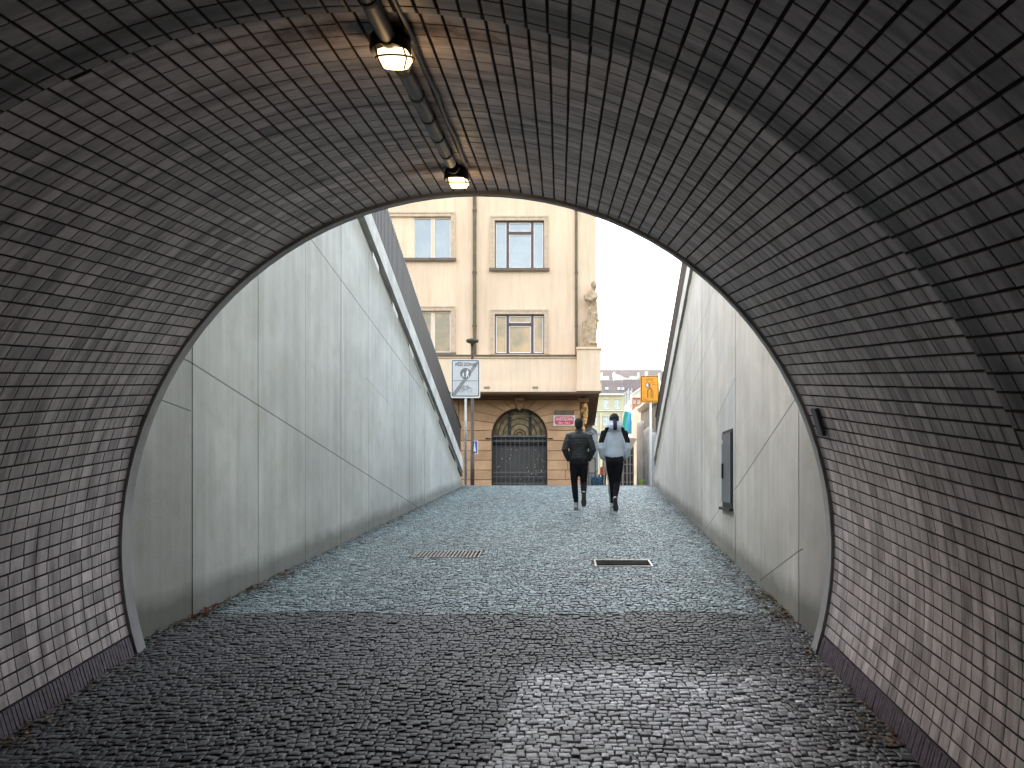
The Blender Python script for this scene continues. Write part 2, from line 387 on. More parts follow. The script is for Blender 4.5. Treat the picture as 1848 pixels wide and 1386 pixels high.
# ------------------------------------------------------------ tunnel
tun = thing('tunnel', 'round pedestrian tunnel lined with grimy square grey tiles', 'tunnel', (XC, EXIT, -1.25))
def ringpt(th, y, r): 
    y = y + .17 * sin(th) * min(1, max(0, (EXIT - y) / 2.78))     # the rings are laid slightly askew
    return (XC + r * sin(th), y, Zc(y) + r * cos(th))    # th from crown, + to the right
def lining():
    V = []; Fc = []; T = []; UV = []
    dth = .0313; nrow = int(round(1.8165 / dth))      # down to the plinth
    pitch = .107
    rng = random.Random(3)
    for seg, (y0, y1, rr) in enumerate(((-3.0, 2.850, 2.700), (2.872, EXIT, 2.722))):
        cols = []; y = y0
        while y < y1 - .01: cols.append(y); y += pitch * rng.uniform(.97, 1.03)
        cols.append(y)
        for i in range(-nrow, nrow):
            ta = i * dth; tb = ta + dth
            gw = .0065 / 2.72
            drift = 0.0; wobble = rng.gauss(0, .0015)
            if rng.random() < .06: wobble += rng.choice((-1, 1)) * rng.uniform(.01, .03)
            dd = [wobble + rng.gauss(0, .0015) for _ in cols]
            for ci in range(len(cols) - 1):
                a = max(cols[ci] + dd[ci], y0) + .0022; b = min(cols[ci + 1] + dd[ci + 1], y1) - .0028
                if b - a < .015: continue
                t0 = ta + gw + rng.uniform(-.0004, .0004); t1 = tb - gw + rng.uniform(-.0004, .0004)
                rb_ = rng.uniform(0, .0012); rad = [rr - rb_ - rng.uniform(0, .0008) for _ in range(4)]
                ri = rr + .011; k = len(V); e = .0025; et = e / 2.72
                for (t, yy) in ((t0, a), (t1, a), (t1, b), (t0, b)): V.append(ringpt(t, yy, ri)); UV.append((t * RT, yy))
                for (t, yy, r_) in ((t0, a, rad[0]), (t1, a, rad[1]), (t1, b, rad[2]), (t0, b, rad[3])): V.append(ringpt(t, yy, r_ + .0015)); UV.append((t * RT, yy))
                for (t, yy, r_) in ((t0 + et, a + e, rad[0]), (t1 - et, a + e, rad[1]), (t1 - et, b - e, rad[2]), (t0 + et, b - e, rad[3])): V.append(ringpt(t, yy, r_)); UV.append((t * RT, yy))
                tone = rng.gauss(1.0, .10) * (.80 if seg == 0 else 1); tone = min(1.4, max(.4, tone))
                if rng.random() < .03: tone *= 1.22
                if rng.random() < .03: tone *= .7
                for f in ((8, 9, 10, 11), (4, 5, 9, 8), (5, 6, 10, 9), (6, 7, 11, 10), (7, 4, 8, 11), (0, 1, 5, 4), (1, 2, 6, 5), (2, 3, 7, 6), (3, 0, 4, 7)):
                    Fc.append(tuple(k + q for q in f)); T.append(tone if f[0] >= 4 else tone * .5)
    me = bpy.data.meshes.new('tile_lining'); me.from_pydata(V, [], Fc); me.materials.append(TILE)
    at = me.attributes.new('tone', 'FLOAT', 'FACE'); at.data.foreach_set('value', T)
    uvl = me.uv_layers.new(name='UVMap'); idx = np.zeros(len(me.loops), dtype=np.int32); me.loops.foreach_get('vertex_index', idx)
    uvl.data.foreach_set('uv', np.array(UV, dtype=np.float32)[idx].ravel())
    o = bpy.data.objects.new('tile_lining', me); S.collection.objects.link(o); o.parent = tun; o.location = -tun.location
lining()
mb = MB(); N = 96; th0 = pi - .05
def ringstrip(mb, y0, y1, ra, rb, a0=-th0, a1=th0, n=N, flip=False):
    for k in range(n):
        t0 = a0 + (a1 - a0) * k / n; t1 = a0 + (a1 - a0) * (k + 1) / n
        p = [ringpt(t0, y0, ra), ringpt(t1, y0, ra), ringpt(t1, y1, rb), ringpt(t0, y1, rb)]
        mb.face(p[::-1] if flip else p)
ringstrip(mb, -3.0, 2.862, 2.709, 2.709); ringstrip(mb, 2.862, 2.862, 2.709, 2.731); ringstrip(mb, 2.862, EXIT, 2.731, 2.731)
mb.build('grout_bed', GROUT, tun, smooth=False)
mb = MB()
ringstrip(mb, -32, -3.0, 2.72, 2.72); ringstrip(mb, -32, 5.60, 3.15, 3.15)
mb.build('shell', SHELL, tun, smooth=True)
# concrete rim at the mouth with portal face and plinths
mb = MB()
ringstrip(mb, EXIT + .001, EXIT + .001, 2.70, 2.80); ringstrip(mb, EXIT + .001, EXIT + .02, 2.70, 2.712); ringstrip(mb, EXIT + .02, EXIT + .135, 2.712, 2.712)
ringstrip(mb, EXIT + .135, EXIT + .155, 2.712, 2.728); ringstrip(mb, EXIT + .155, EXIT + .155, 2.728, 3.2)
mb.build('concrete_rim', RIMC, tun, smooth=False)
mb = MB(); yp = EXIT + .158
for k in range(48):
    t0 = -pi * .62 + 2 * pi * .62 * k / 48; t1 = -pi * .62 + 2 * pi * .62 * (k + 1) / 48
    def outer(t):
        dx, dz = sin(t), cos(t); s_ = min(5.0 / max(abs(dx), 1e-6), 6.6 / max(dz, 1e-6) if dz > 0 else 3.5 / max(-dz, 1e-6)); return (XC + dx * s_, yp, Zc(yp) + dz * s_)
    mb.face([ringpt(t0, yp, 2.80), ringpt(t1, yp, 2.80), outer(t1), outer(t0)])
mb.build('portal_wall', RIMC, tun)
for sd_ in (-1, 1):
    mb = MB(); y = -3.0
    t_lo = math.acos(-.88 / 2.72); t_hi = 1.818; rg = random.Random(5)
    while y < EXIT - .02:
        w = .0245; ta, tb = sd_ * t_hi, sd_ * t_lo; rr = 2.715 + rg.uniform(-.002, .001)
        ps = [ringpt(ta, y, rr), ringpt(tb, y, rr), ringpt(tb, y + w, rr), ringpt(ta, y + w, rr)]
        pb = [ringpt(ta, y, rr + .02), ringpt(tb, y, rr + .02), ringpt(tb, y + w, rr + .02), ringpt(ta, y + w, rr + .02)]
        mb.add(ps + pb, [(0, 1, 2, 3), (0, 4, 5, 1), (2, 6, 7, 3), (1, 5, 6, 2), (0, 3, 7, 4)])
        y += .031
    mb.build('plinth', PLINTH, tun)

# ------------------------------------------------------------ paving
def setts(y0, y1, name, holes=(), fine=True, bright=None, seed=1):
    rg = random.Random(seed); V = []; Fc = []; T = []
    row = 0; y = y0
    rp = .047
    while y < y1:
        h = rp * rg.uniform(.9, 1.1)
        x = Xl(max(y, 5.8)) - .25 if y > 5.7 else XC - 2.66
        xe = Xr(max(y, 5.8)) + .25 if y > 5.7 else XC + 2.66
        ph = rg.uniform(0, 6); 
        while x < xe:
            w = rg.choice((.038, .046, .050, .055, .062, .072, .082)) * rg.uniform(.92, 1.08)
            cx = x + w / 2; cyy = y + h / 2 + .050 * sin(cx * 1.9 + y * .9) + .028 * sin(cx * 4.3 - y * 1.3) + rg.gauss(0, .008)
            x += w
            if any(a < cx < b and c < cyy < d for a, b, c, d in holes): continue
            if cyy + h / 2 > y1 + .0 and fine: pass
            g = .0042 if y < 6.4 else .0052
            hw = w / 2 - g * rg.uniform(.6, 1.4); hh = h / 2 - g * rg.uniform(.6, 1.4)
            rot = rg.gauss(0, .12); cr, sr = cos(rot), sin(rot)
            zt = rg.gauss(0, .0018); tx = rg.gauss(0, .04); ty = rg.gauss(0, .05)
            k = len(V)
            for lev, (ins, dz) in enumerate(((-.001, -.022), (0, -.0034), (.009, 0))):
                for sx, sy in ((-1, -1), (1, -1), (1, 1), (-1, 1)):
                    jx = rg.uniform(-.0045, .0045); jy = rg.uniform(-.0035, .0035)
                    lx = sx * (hw - ins) + jx; ly = sy * (hh - ins) + jy
                    px = cx + lx * cr - ly * sr; py = cyy + lx * sr + ly * cr
                    V.append((px, py, zfloor(cyy) + (py - cyy) * (.1386 if cyy < 6.6 else .0799) + dz + zt + (lx * tx + ly * ty if lev else 0)))
            tone = min(1.9, max(.4, rg.gauss(1, .30)))
            if rg.random() < .07: tone *= 1.35
            if bright: tone *= bright(cx, cyy, rg)
            for f in ((8, 9, 10, 11), (4, 5, 9, 8), (5, 6, 10, 9), (6, 7, 11, 10), (7, 4, 8, 11), (0, 1, 5, 4), (1, 2, 6, 5), (2, 3, 7, 6), (3, 0, 4, 7)):
                Fc.append(tuple(k + q for q in f)); T.append(tone)
        y += h
    me = bpy.data.meshes.new(name); me.from_pydata(V, [], Fc); me.materials.append(SETT2 if y1 < 7 else SETT)
    at = me.attributes.new('tone', 'FLOAT', 'FACE'); at.data.foreach_set('value', T)
    o = bpy.data.objects.new(name, me); S.collection.objects.link(o); return structure(o)
def sheen_tone(x, y, rg):
    # sheen painted as paler setts right on the tunnel floor, darker tone elsewhere
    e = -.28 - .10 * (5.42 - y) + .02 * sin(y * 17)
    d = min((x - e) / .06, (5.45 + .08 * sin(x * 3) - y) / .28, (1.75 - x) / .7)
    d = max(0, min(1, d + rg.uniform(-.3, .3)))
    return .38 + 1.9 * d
G1 = (-1.45 - .43, -1.45 + .43, 9.32, 9.83); G3 = (.765 - .345, .765 + .345, 8.74, 9.16); G2 = (-.62, -.02, 8.98, 9.28)
setts(2.2, 6.58, 'tunnel_pavement', bright=sheen_tone, seed=11)
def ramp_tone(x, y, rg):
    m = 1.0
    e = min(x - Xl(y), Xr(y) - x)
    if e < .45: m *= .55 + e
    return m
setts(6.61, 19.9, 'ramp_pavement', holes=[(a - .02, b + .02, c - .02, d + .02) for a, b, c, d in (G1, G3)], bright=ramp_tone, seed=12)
def sheet(name, ys, zf, xa, xb, mat, dz=0, nx=1):
    mb = MB()
    for a, b in zip(ys[:-1], ys[1:]):
        for k in range(nx):
            x0a = xa(a) + (xb(a) - xa(a)) * k / nx; x1a = xa(a) + (xb(a) - xa(a)) * (k + 1) / nx
            x0b = xa(b) + (xb(b) - xa(b)) * k / nx; x1b = xa(b) + (xb(b) - xa(b)) * (k + 1) / nx
            mb.face([(x0a, a, zf(a) + dz), (x1a, a, zf(a) + dz), (x1b, b, zf(b) + dz), (x0b, b, zf(b) + dz)])
    return structure(mb.build(name, mat))
# bedding below the setts with the three pits left open
mb = MB()
def bed(xa, xb, ya, yb):
    mb.face([(xa, ya, zfloor(ya) - .012), (xb, ya, zfloor(ya) - .012), (xb, yb, zfloor(yb) - .012), (xa, yb, zfloor(yb) - .012)])
bed(-4, 3, -32, 6.595); bed(-4, 3.4, 6.595, G3[2]); bed(-4, 3.4, G1[3], 20.0)
for ya, yb in ((G3[2], G3[3]), (G3[3], G1[2]), (G1[2], G1[3])):
    hs = [g for g in (G1, G3) if g[2] <= ya + .001 and g[3] >= yb - .001]; x = -4
    for g in sorted(hs): bed(x, g[0], ya, yb); x = g[1]
    bed(x, 3.4, ya, yb)
structure(mb.build('ground_bedding', EARTH))
# kerb at the head of the ramp
mb = MB()
x = Xl(20)
while x < Xr(20):
    mb.bev(x + .004, min(x + .9, Xr(20)) - .004, 19.92, 20.22, -.40, -.088 + random.uniform(-.003, .003), .004); x += .9
structure(mb.build('kerb', RIMC))

def grate(name, label, g, open_, faint=False):
    x0, x1, y0, y1 = g; zc = zfloor((y0 + y1) / 2)
    t = thing(name, label, 'floor grate', ((x0 + x1) / 2, (y0 + y1) / 2, zc), 'drain openings in the ramp paving')
    def zz(y): return zfloor(y)
    mb = MB()
    for (a, b, c, d) in ((x0, x1, y0, y0 + .025), (x0, x1, y1 - .025, y1), (x0, x0 + .022, y0 + .025, y1 - .025), (x1 - .022, x1, y0 + .025, y1 - .025)):
        vs = [(a, c, zz(c) - .05), (b, c, zz(c) - .05), (b, d, zz(d) - .05), (a, d, zz(d) - .05), (a, c, zz(c) + .006), (b, c, zz(c) + .006), (b, d, zz(d) + .006), (a, d, zz(d) + .006)]
        mb.add(vs, [(4, 5, 6, 7), (0, 1, 5, 4), (1, 2, 6, 5), (2, 3, 7, 6), (3, 0, 4, 7)])
    mb.build('frame', GALV, t)
    if not faint:
        mb = MB(); dp = .45 if open_ else .3
        mb.add([(x0, y0, zz(y0) - dp), (x1, y0, zz(y0) - dp), (x1, y1, zz(y1) - dp), (x0, y1, zz(y1) - dp), (x0, y0, zz(y0) - .03), (x1, y0, zz(y0) - .03), (x1, y1, zz(y1) - .03), (x0, y1, zz(y1) - .03)],
               [(0, 1, 2, 3), (0, 4, 5, 1), (1, 5, 6, 2), (2, 6, 7, 3), (3, 7, 4, 0)])
        mb.build('pit', SLOT, t)
    if not open_ and not faint:
        mb = MB(); n = 17
        for k in range(n):
            a = x0 + .03 + (x1 - x0 - .06) * k / n; b = a + .024
            vs = [(a, y0 + .02, zz(y0) - .03), (b, y0 + .02, zz(y0) - .03), (b, y1 - .02, zz(y1) - .03), (a, y1 - .02, zz(y1) - .03), (a, y0 + .02, zz(y0) + .005), (b, y0 + .02, zz(y0) + .005), (b, y1 - .02, zz(y1) + .005), (a, y1 - .02, zz(y1) + .005)]
            mb.add(vs, [(4, 5, 6, 7), (0, 1, 5, 4), (1, 2, 6, 5), (2, 3, 7, 6), (3, 0, 4, 7)])
        mb.build('bars', GALV, t)
    if open_:
        mb = MB()
        for k in range(12):
            a = x0 + .03 + (x1 - x0 - .06) * k / 12; b = a + .035
            mb.box(a, b, y0 + .03, y1 - .03, zc - .15, zc - .12)
        mb.build('sunken_bars', SLOT, t)
grate('drain_grate', 'slatted steel drain grate on the left of the ramp', G1, False)
grate('drain_grate', 'sunken dark drain with pale steel edges right of centre on the ramp', G3, True)

# ------------------------------------------------------------ retaining walls, copings, fences
def slab(mb, side, y0, y1, lo, hi, din, dout, mi=0, tone=1.0, n=1):
    X = Xl if side < 0 else Xr
    for k in range(n):
        a = y0 + (y1 - y0) * k / n; b = y0 + (y1 - y0) * (k + 1) / n
        vs = []
        for zz in (lo, hi):
            vs += [(X(a) + side * din, a, zz(a)), (X(b) + side * din, b, zz(b)), (X(b) + side * dout, b, zz(b)), (X(a) + side * dout, a, zz(a))]
        mb.add(vs, [(0, 1, 2, 3), (4, 5, 6, 7), (0, 1, 5, 4), (1, 2, 6, 5), (2, 3, 7, 6), (3, 0, 4, 7)], mi, tone)
def low(y): return zfloor(y) - .3
for side, T, nm in ((-1, Tl, 'left'), (1, Tr, 'right')):
    if side < 0: js = [EXIT + .16, 6.52, 7.80, 9.08, 10.36, 11.64, 12.92, 14.20, 15.48, 16.76, 18.04, 19.32, 20.0]
    else: js = [EXIT + .16, 6.28, 7.55, 8.97, 10.30, 11.62, 12.95, 14.27, 15.6, 16.9, 18.2, 19.5, 20.2]
    w = thing('retaining_wall', 'tall pale concrete retaining wall %s' % ('left of the ramp, stained at its foot and split by dark joints' if side < 0 else 'right of the ramp, carrying the steel cabinet'), 'retaining wall',
              ((Xl if side < 0 else Xr)(13), 13, zfloor(13)), 'retaining walls of the ramp')
    M_ = CONC_L if side < 0 else CONC_R
    mb = MB()
    strong = (6.52, 10.36, 14.20) if side < 0 else (6.28, 11.62)
    for a, b in zip(js[:-1], js[1:]):
        ga = .011 if a in strong else .0055; gb = .011 if b in strong else .0055
        slab(mb, side, a + ga, b - gb, low, T, random.uniform(0, .003), .35)
    mb.build('wall_panels', M_, w, fix=True)
    mb = MB(); slab(mb, side, EXIT + .165, 20.0, low, lambda y: T(y) - .02, .045, .34); mb.build('joint_filler', JOINT, w, fix=True)
    if side < 0:   # row of small tie holes
        mb = MB()
        for (u, v) in ((515, 513), (540, 541), (561, 565), (583, 590), (625, 710), (674, 711)):
            D = 3.536 / (.0458 + (1010 - u) / F); p = P(u, v, D); p.x = Xl(D) + .004
            mb.ell(p, .004, .014, .02, 8, 6)
        mb.build('tie_hole_plugs', WWHITE, w)
    mb = MB(); slab(mb, side, EXIT + .16, 20.0, lambda y: T(y) - .0, lambda y: T(y) + .30, .13, .33); mb.build('recess', SLOT, w, fix=True)
    mb = MB(); slab(mb, side, EXIT + .16, 20.02, lambda y: T(y) + .16, lambda y: T(y) + .26, .015, .13); mb.build('gutter_channel', simple('olive_metal', (.10, .095, .075), .5, metal=.2, var=.3), w, fix=True)
    for k in range(11):
        y = 7.2 + k * 1.18
        mb = MB(); slab(mb, side, y, y + .34, lambda y: T(y) + .02, lambda y: T(y) + .145, .02, .129); mb.build('bracket', BRKT, w, fix=True)
    mb = MB(); n = 9
    for k in range(n):
        a = EXIT + .16 + (20.05 - EXIT - .16) * k / n; b = EXIT + .16 + (20.05 - EXIT - .16) * (k + 1) / n
        slab(mb, side, a + .002, b - .002, lambda y: T(y) + .30, lambda y: T(y) + .64, .0, .36)
    mb.build('coping', COPE, w, fix=True)
    f = thing('fence', 'dark ribbed metal fence sloping down along the top of the %s retaining wall' % nm, 'fence', ((Xl if side < 0 else Xr)(13), 13, T(13) + .8), 'fences on the retaining walls')
    top = lambda y: T(y) + 1.64 - .027 * (y - 13)
    mb = MB(); slab(mb, side, EXIT + .16, 19.98, lambda y: T(y) + .64, top, .06, .10)
    y = EXIT + .2
    while y < 19.95:
        slab(mb, side, y, y + .05, lambda y: T(y) + .65, lambda y: top(y) - .01, .053, .06); y += .085
    mb.build('panel', FENCE, f, fix=True)
    mb = MB(); slab(mb, side, EXIT + .16, 19.99, lambda y: top(y), lambda y: top(y) + .035, .03, .12); mb.build('top_rail', FENCE, f, fix=True)

# hillside over the tunnel and beside the ramp
mb = MB()
def hz(x, y, T): 
    if y > 5.8: return T(y) + .25
    return T(5.8) + .25 + .22 * (5.8 - y) * (1 if y > -20 else 0) + (.22 * 25.8 if y <= -20 else 0)
for side, X, T in ((-1, Xl, Tl), (1, Xr, Tr)):
    ys = [-60, -20, -8, 0, 5.8, 9, 12, 15, 18, 20.3]
    for a, b in zip(ys[:-1], ys[1:]):
        for o0, o1 in ((.34, 4), (4, 14), (14, 60)):
            xa0 = X(max(a, 5.8)) + side * o0; xa1 = X(max(a, 5.8)) + side * o1; xb0 = X(max(b, 5.8)) + side * o0; xb1 = X(max(b, 5.8)) + side * o1
            mb.face([(xa0, a, hz(0, a, T)), (xa1, a, hz(0, a, T)), (xb1, b, max(hz(0, b, T), -.4)), (xb0, b, max(hz(0, b, T), -.4))])
ys = [-60, -20, -8, 0, 5.8]
for a, b in zip(ys[:-1], ys[1:]):
    mb.face([(Xl(5.8) - .34, a, hz(0, a, Tl)), (Xr(5.8) + .34, a, hz(0, a, Tr)), (Xr(5.8) + .34, b, hz(0, b, Tr)), (Xl(5.8) - .34, b, hz(0, b, Tl))])
structure(mb.build('hill', GRASS))
# street and ground out to the horizon
mb = MB()
ys = [20.2, 30, 60, 150, 400, 2000]
for a, b in zip(ys[:-1], ys[1:]):
    for x0, x1 in ((-1500, -60), (-60, 60), (60, 1500)):
        mb.face([(x0, a, max(zstreet(a), -2)), (x1, a, max(zstreet(a), -2)), (x1, b, max(zstreet(b), -2)), (x0, b, max(zstreet(b), -2))])
structure(mb.build('street_ground', ASPH))

# ------------------------------------------------------------ tunnel lamps and conduit
XL = -.70
def zceil(x, y): return Zc(y) + sqrt(RT * RT - (x - XC) ** 2)
LAMPG = mat_emit('lamp_glass', (1.0, .68, .32), .7)
LAMPG.node_tree.nodes['Principled BSDF'].inputs['Base Color'].default_value = (.9, .9, .85, 1)
def make_lamp(y, label):
    zc = zceil(XL, y); t = thing('bulkhead_lamp', label, 'lamp', (XL, y, zc), 'lamps along the tunnel crown')
    mb = MB()
    def ring(c, r, h): return [(c[0] + r * cos(2 * pi * k / 20), c[1] + r * sin(2 * pi * k / 20), c[2] + h) for k in range(20)]
    prof = [(.064, 0), (.074, -.018), (.084, -.028), (.086, -.072), (.078, -.086)]
    base = len(mb.v)
    for r, h in prof: mb.v += ring((XL, y, zc), r, h)
    for i in range(len(prof) - 1):
        for j in range(20):
            a = base + i * 20 + j; b = base + i * 20 + (j + 1) % 20
            mb.f.append((a, b, b + 20, a + 20)); mb.m.append(0); mb.t.append(1.0)
    mb.build('housing', BLACK, t, smooth=True)
    # tilted faceted glass, deeper on the far side
    mb = MB(); c = Vector((XL + .008, y + .050, zc - .076)); M = Matrix.Rotation(R(20), 3, 'X')
    prof = [(.070, .03), (.072, -.010), (.052, -.036), (.0, -.039)]; n = 8; base = len(mb.v)
    for r, h in prof:
        for k in range(n): mb.v.append(tuple(c + M @ Vector((r * cos(2 * pi * (k + .5) / n), r * sin(2 * pi * (k + .5) / n), h))))
    for i in range(len(prof) - 1):
        for j in range(n):
            a = base + i * n + j; b = base + i * n + (j + 1) % n
            mb.f.append((a, b, b + n, a + n)); mb.m.append(0); mb.t.append(1.0)
    mb.build('glass', LAMPG, t)
    mb = MB()
    mb.tube([c + M @ Vector((  .080 * cos(2 * pi * k / 24), .080 * sin(2 * pi * k / 24), .0)) for k in range(25)], .004, 6)
    for k in range(4):
        an = pi / 4 + k * pi / 2
        mb.tube([(XL + .078 * cos(an), y + .078 * sin(an), zc - .06), c + M @ Vector((.083 * cos(an), .083 * sin(an), -.01)), c + M @ Vector((.062 * cos(an), .062 * sin(an), -.046))], .0035, 6)
    mb.build('cage', SLOT, t)
    l = bpy.data.lights.new('lamp_light', 'POINT'); l.energy = .14; l.color = (1, .62, .28); l.shadow_soft_size = .05
    lo = bpy.data.objects.new('lamp_light', l); S.collection.objects.link(lo); lo.parent = t; lo.location = (0.03, .12, -.20)
    return t
make_lamp(5.02, 'lit black bulkhead lamp nearest the tunnel mouth, where the pipe ends')
make_lamp(3.06, 'larger looking lit black bulkhead lamp at the top of the view, pipe on both sides')
t = thing('conduit_pipe', 'glossy dark conduit pipe running along the tunnel crown between the lamps', 'pipe', (XL, 3.9, zceil(XL, 3.9)))
mb = MB()
PIPEM = simple('glossy_dark_pipe', (.035, .03, .03), .5, var=.5, scale=14, spec=.7)
def pz(x, y, d): return (x, y, zceil(x, y) - d)
pts = [pz(XL - .0, y, .038) for y in np.arange(-2, 5.0, .25)]
mb.tube(pts, .036, 16); mb.build('duct', PIPEM, t, smooth=True)
mb = MB(); pts = [pz(XL + .085 + .004 * sin(y * 9), y, .018) for y in np.arange(-2, 5.0, .1)]
mb.tube(pts, .012, 8); mb.build('cable', PIPEM, t, smooth=True)
for y in np.arange(.2, 4.9, .31):
    mb = MB(); mb.tube([pz(XL, y, .038), pz(XL, y + .022, .038)], .040, 16); mb.build('pipe_clip', SLOT, t)

# plate on the tunnel wall
p = []
mb = MB(); t1 = pi / 2 - .30; t2 = pi / 2 - .30 + .085
def tp(t, y, r): return ringpt(t, y, r)
ta, tb = math.acos((-.0 + (870 - 735) * 5.35 / F - Zc(5.35)) / 2.72), math.acos(((870 - 785) * 5.4 / F - Zc(5.4)) / 2.72)
q = [(ta, 5.30), (tb, 5.36), (tb, 5.46), (ta, 5.40)]
mb.add([ringpt(a, b, 2.69) for a, b in q] + [ringpt(a, b, 2.716) for a, b in q], [(0, 1, 2, 3), (0, 4, 5, 1), (1, 5, 6, 2), (2, 6, 7, 3), (3, 7, 4, 0)])
tag(mb.build('wall_plate', simple('dark_grey_plate', (.07, .07, .085), .5), fix=True), 'small dark grey plate fixed to the tiles beside the right tunnel mouth', 'plate')

# steel cabinet on the right wall
y0, y1 = 9.12, 9.78
cb = thing('electrical_cabinet', 'grey steel electrical cabinet recessed in the right concrete wall', 'cabinet', (Xr(9.45), 9.45, -.33))
CAB = simple('cabinet_grey_steel', (.17, .19, .21), .4, metal=.3, var=.15, scale=3)
mb = MB(); slab(mb, 1, y0, y1, lambda y: -.32, lambda y: .66, -.012, .02); mb.build('frame', BLACK, cb, fix=True)
mb = MB(); slab(mb, 1, y0 + .035, y1 - .035, lambda y: -.26, lambda y: .62, -.028, -.013); mb.build('door', CAB, cb, fix=True)
mb = MB(); slab(mb, 1, y1 - .17, y1 - .10, lambda y: .05, lambda y: .24, -.045, -.029)
mb.build('handle', BLACK, cb, fix=True)
mb = MB(); slab(mb, 1, y0 - .03, y1 + .06, lambda y: -.36, lambda y: -.325, -.05, .02); mb.build('sill', SLOT, cb, fix=True)
mb = MB(); slab(mb, 1, y1 - .12, y1 - .07, lambda y: .50, lambda y: .55, -.031, -.029); mb.build('sticker', WWHITE, cb, fix=True)

# ------------------------------------------------------------ corner building with gate
YU, YB, YG = 26.3, 26.0, 27.3            # upper facade, projecting band, ground floor planes
def sx(v, s_): return v * s_
bld = thing('corner_building', 'cream plastered corner building with projecting upper floors over a brown stone ground floor', 'building', (-3, 27.3, -.4))
def UX(u): return (u - 1010) * YU / F
def UZ(v): return (870 - v) * YU / F
wins = []   # (x0,x1,z0,z1,type)
wins.append((UX(893), UX(982), UZ(485), UZ(398), 'A', GLASS_U)); wins.append((UX(893), UX(982), UZ(640) + .02, UZ(567), 'A', GLASS_L))
wins.append((UX(705), UX(814), UZ(467), UZ(391), 'B', GLASS_U)); wins.append((UX(705), UX(814), UZ(637), UZ(561), 'B', GLASS_L))
for z0, z1, g in ((4.55, 6.05, GLASS_L), (7.9, 9.4, GLASS_U)): wins.append((-9.6, -7.7, z0, z1, 'A', g))
for x0, x1, ty in ((-2.31, -.55, 'A'), (-6.0, -3.85, 'B'), (-9.6, -7.7, 'A')): wins.append((x0, x1, 11.1, 12.7, ty, GLASS_U))
xs = sorted({-32, 1.30, .56} | {w[0] for w in wins} | {w[1] for w in wins}); zs = sorted({4.4, 15.2} | {w[2] for w in wins} | {w[3] for w in wins})
mb = MB()
for a, b in zip(xs[:-1], xs[1:]):
    for c, d in zip(zs[:-1], zs[1:]):
        mx, mz = (a + b) / 2, (c + d) / 2
        if any(w[0] < mx < w[1] and w[2] < mz < w[3] for w in wins): continue
        mb.face([(a, YU, c), (b, YU, c), (b, YU, d), (a, YU, d)])
for w in wins:
    x0, x1, z0, z1 = w[:4]; d = YU + .22
    mb.face([(x0, YU, z0), (x0, d, z0), (x0, d, z1), (x0, YU, z1)]); mb.face([(x1, YU, z0), (x1, YU, z1), (x1, d, z1), (x1, d, z0)])
    mb.face([(x0, YU, z1), (x0, d, z1), (x1, d, z1), (x1, YU, z1)]); mb.face([(x0, YU, z0), (x1, YU, z0), (x1, d, z0), (x0, d, z0)])
k_ = .036
mb.face([(1.30, YU, 4.4), (1.30 + k_ * 15, 41.5, 4.4), (1.30 + k_ * 15, 41.5, 15.2), (1.30, YU, 15.2)])
mb.face([(-32, YU, 3.2), (-32, 75, 3.2), (-32, 75, 15.2), (-32, YU, 15.2)])  # left end extended out of view to shade the ramp and street
mb.face([(-32, 41.5, -1), (1.84, 41.5, -1), (1.84, 41.5, 15.2), (-32, 41.5, 15.2)])
mb.build('upper_wall', CREAM, bld)
mb = MB(); mb.box(-32.3, 1.6, YU - .45, YU - .01, 15.2, 15.6); mb.build('cornice', CREAM2, bld)
mb = MB()
mb.add([(-32.4, YU - .5, 15.6), (1.7, YU - .5, 15.6), (2.2, 41.8, 15.6), (-32.4, 41.8, 15.6), (-12, 33, 19), (0, 33, 19)], [(0, 1, 5, 4), (1, 2, 5), (2, 3, 4, 5), (3, 0, 4)])
mb.build('roof', simple('brown_roof_tiles', (.16, .11, .09), .8), bld)
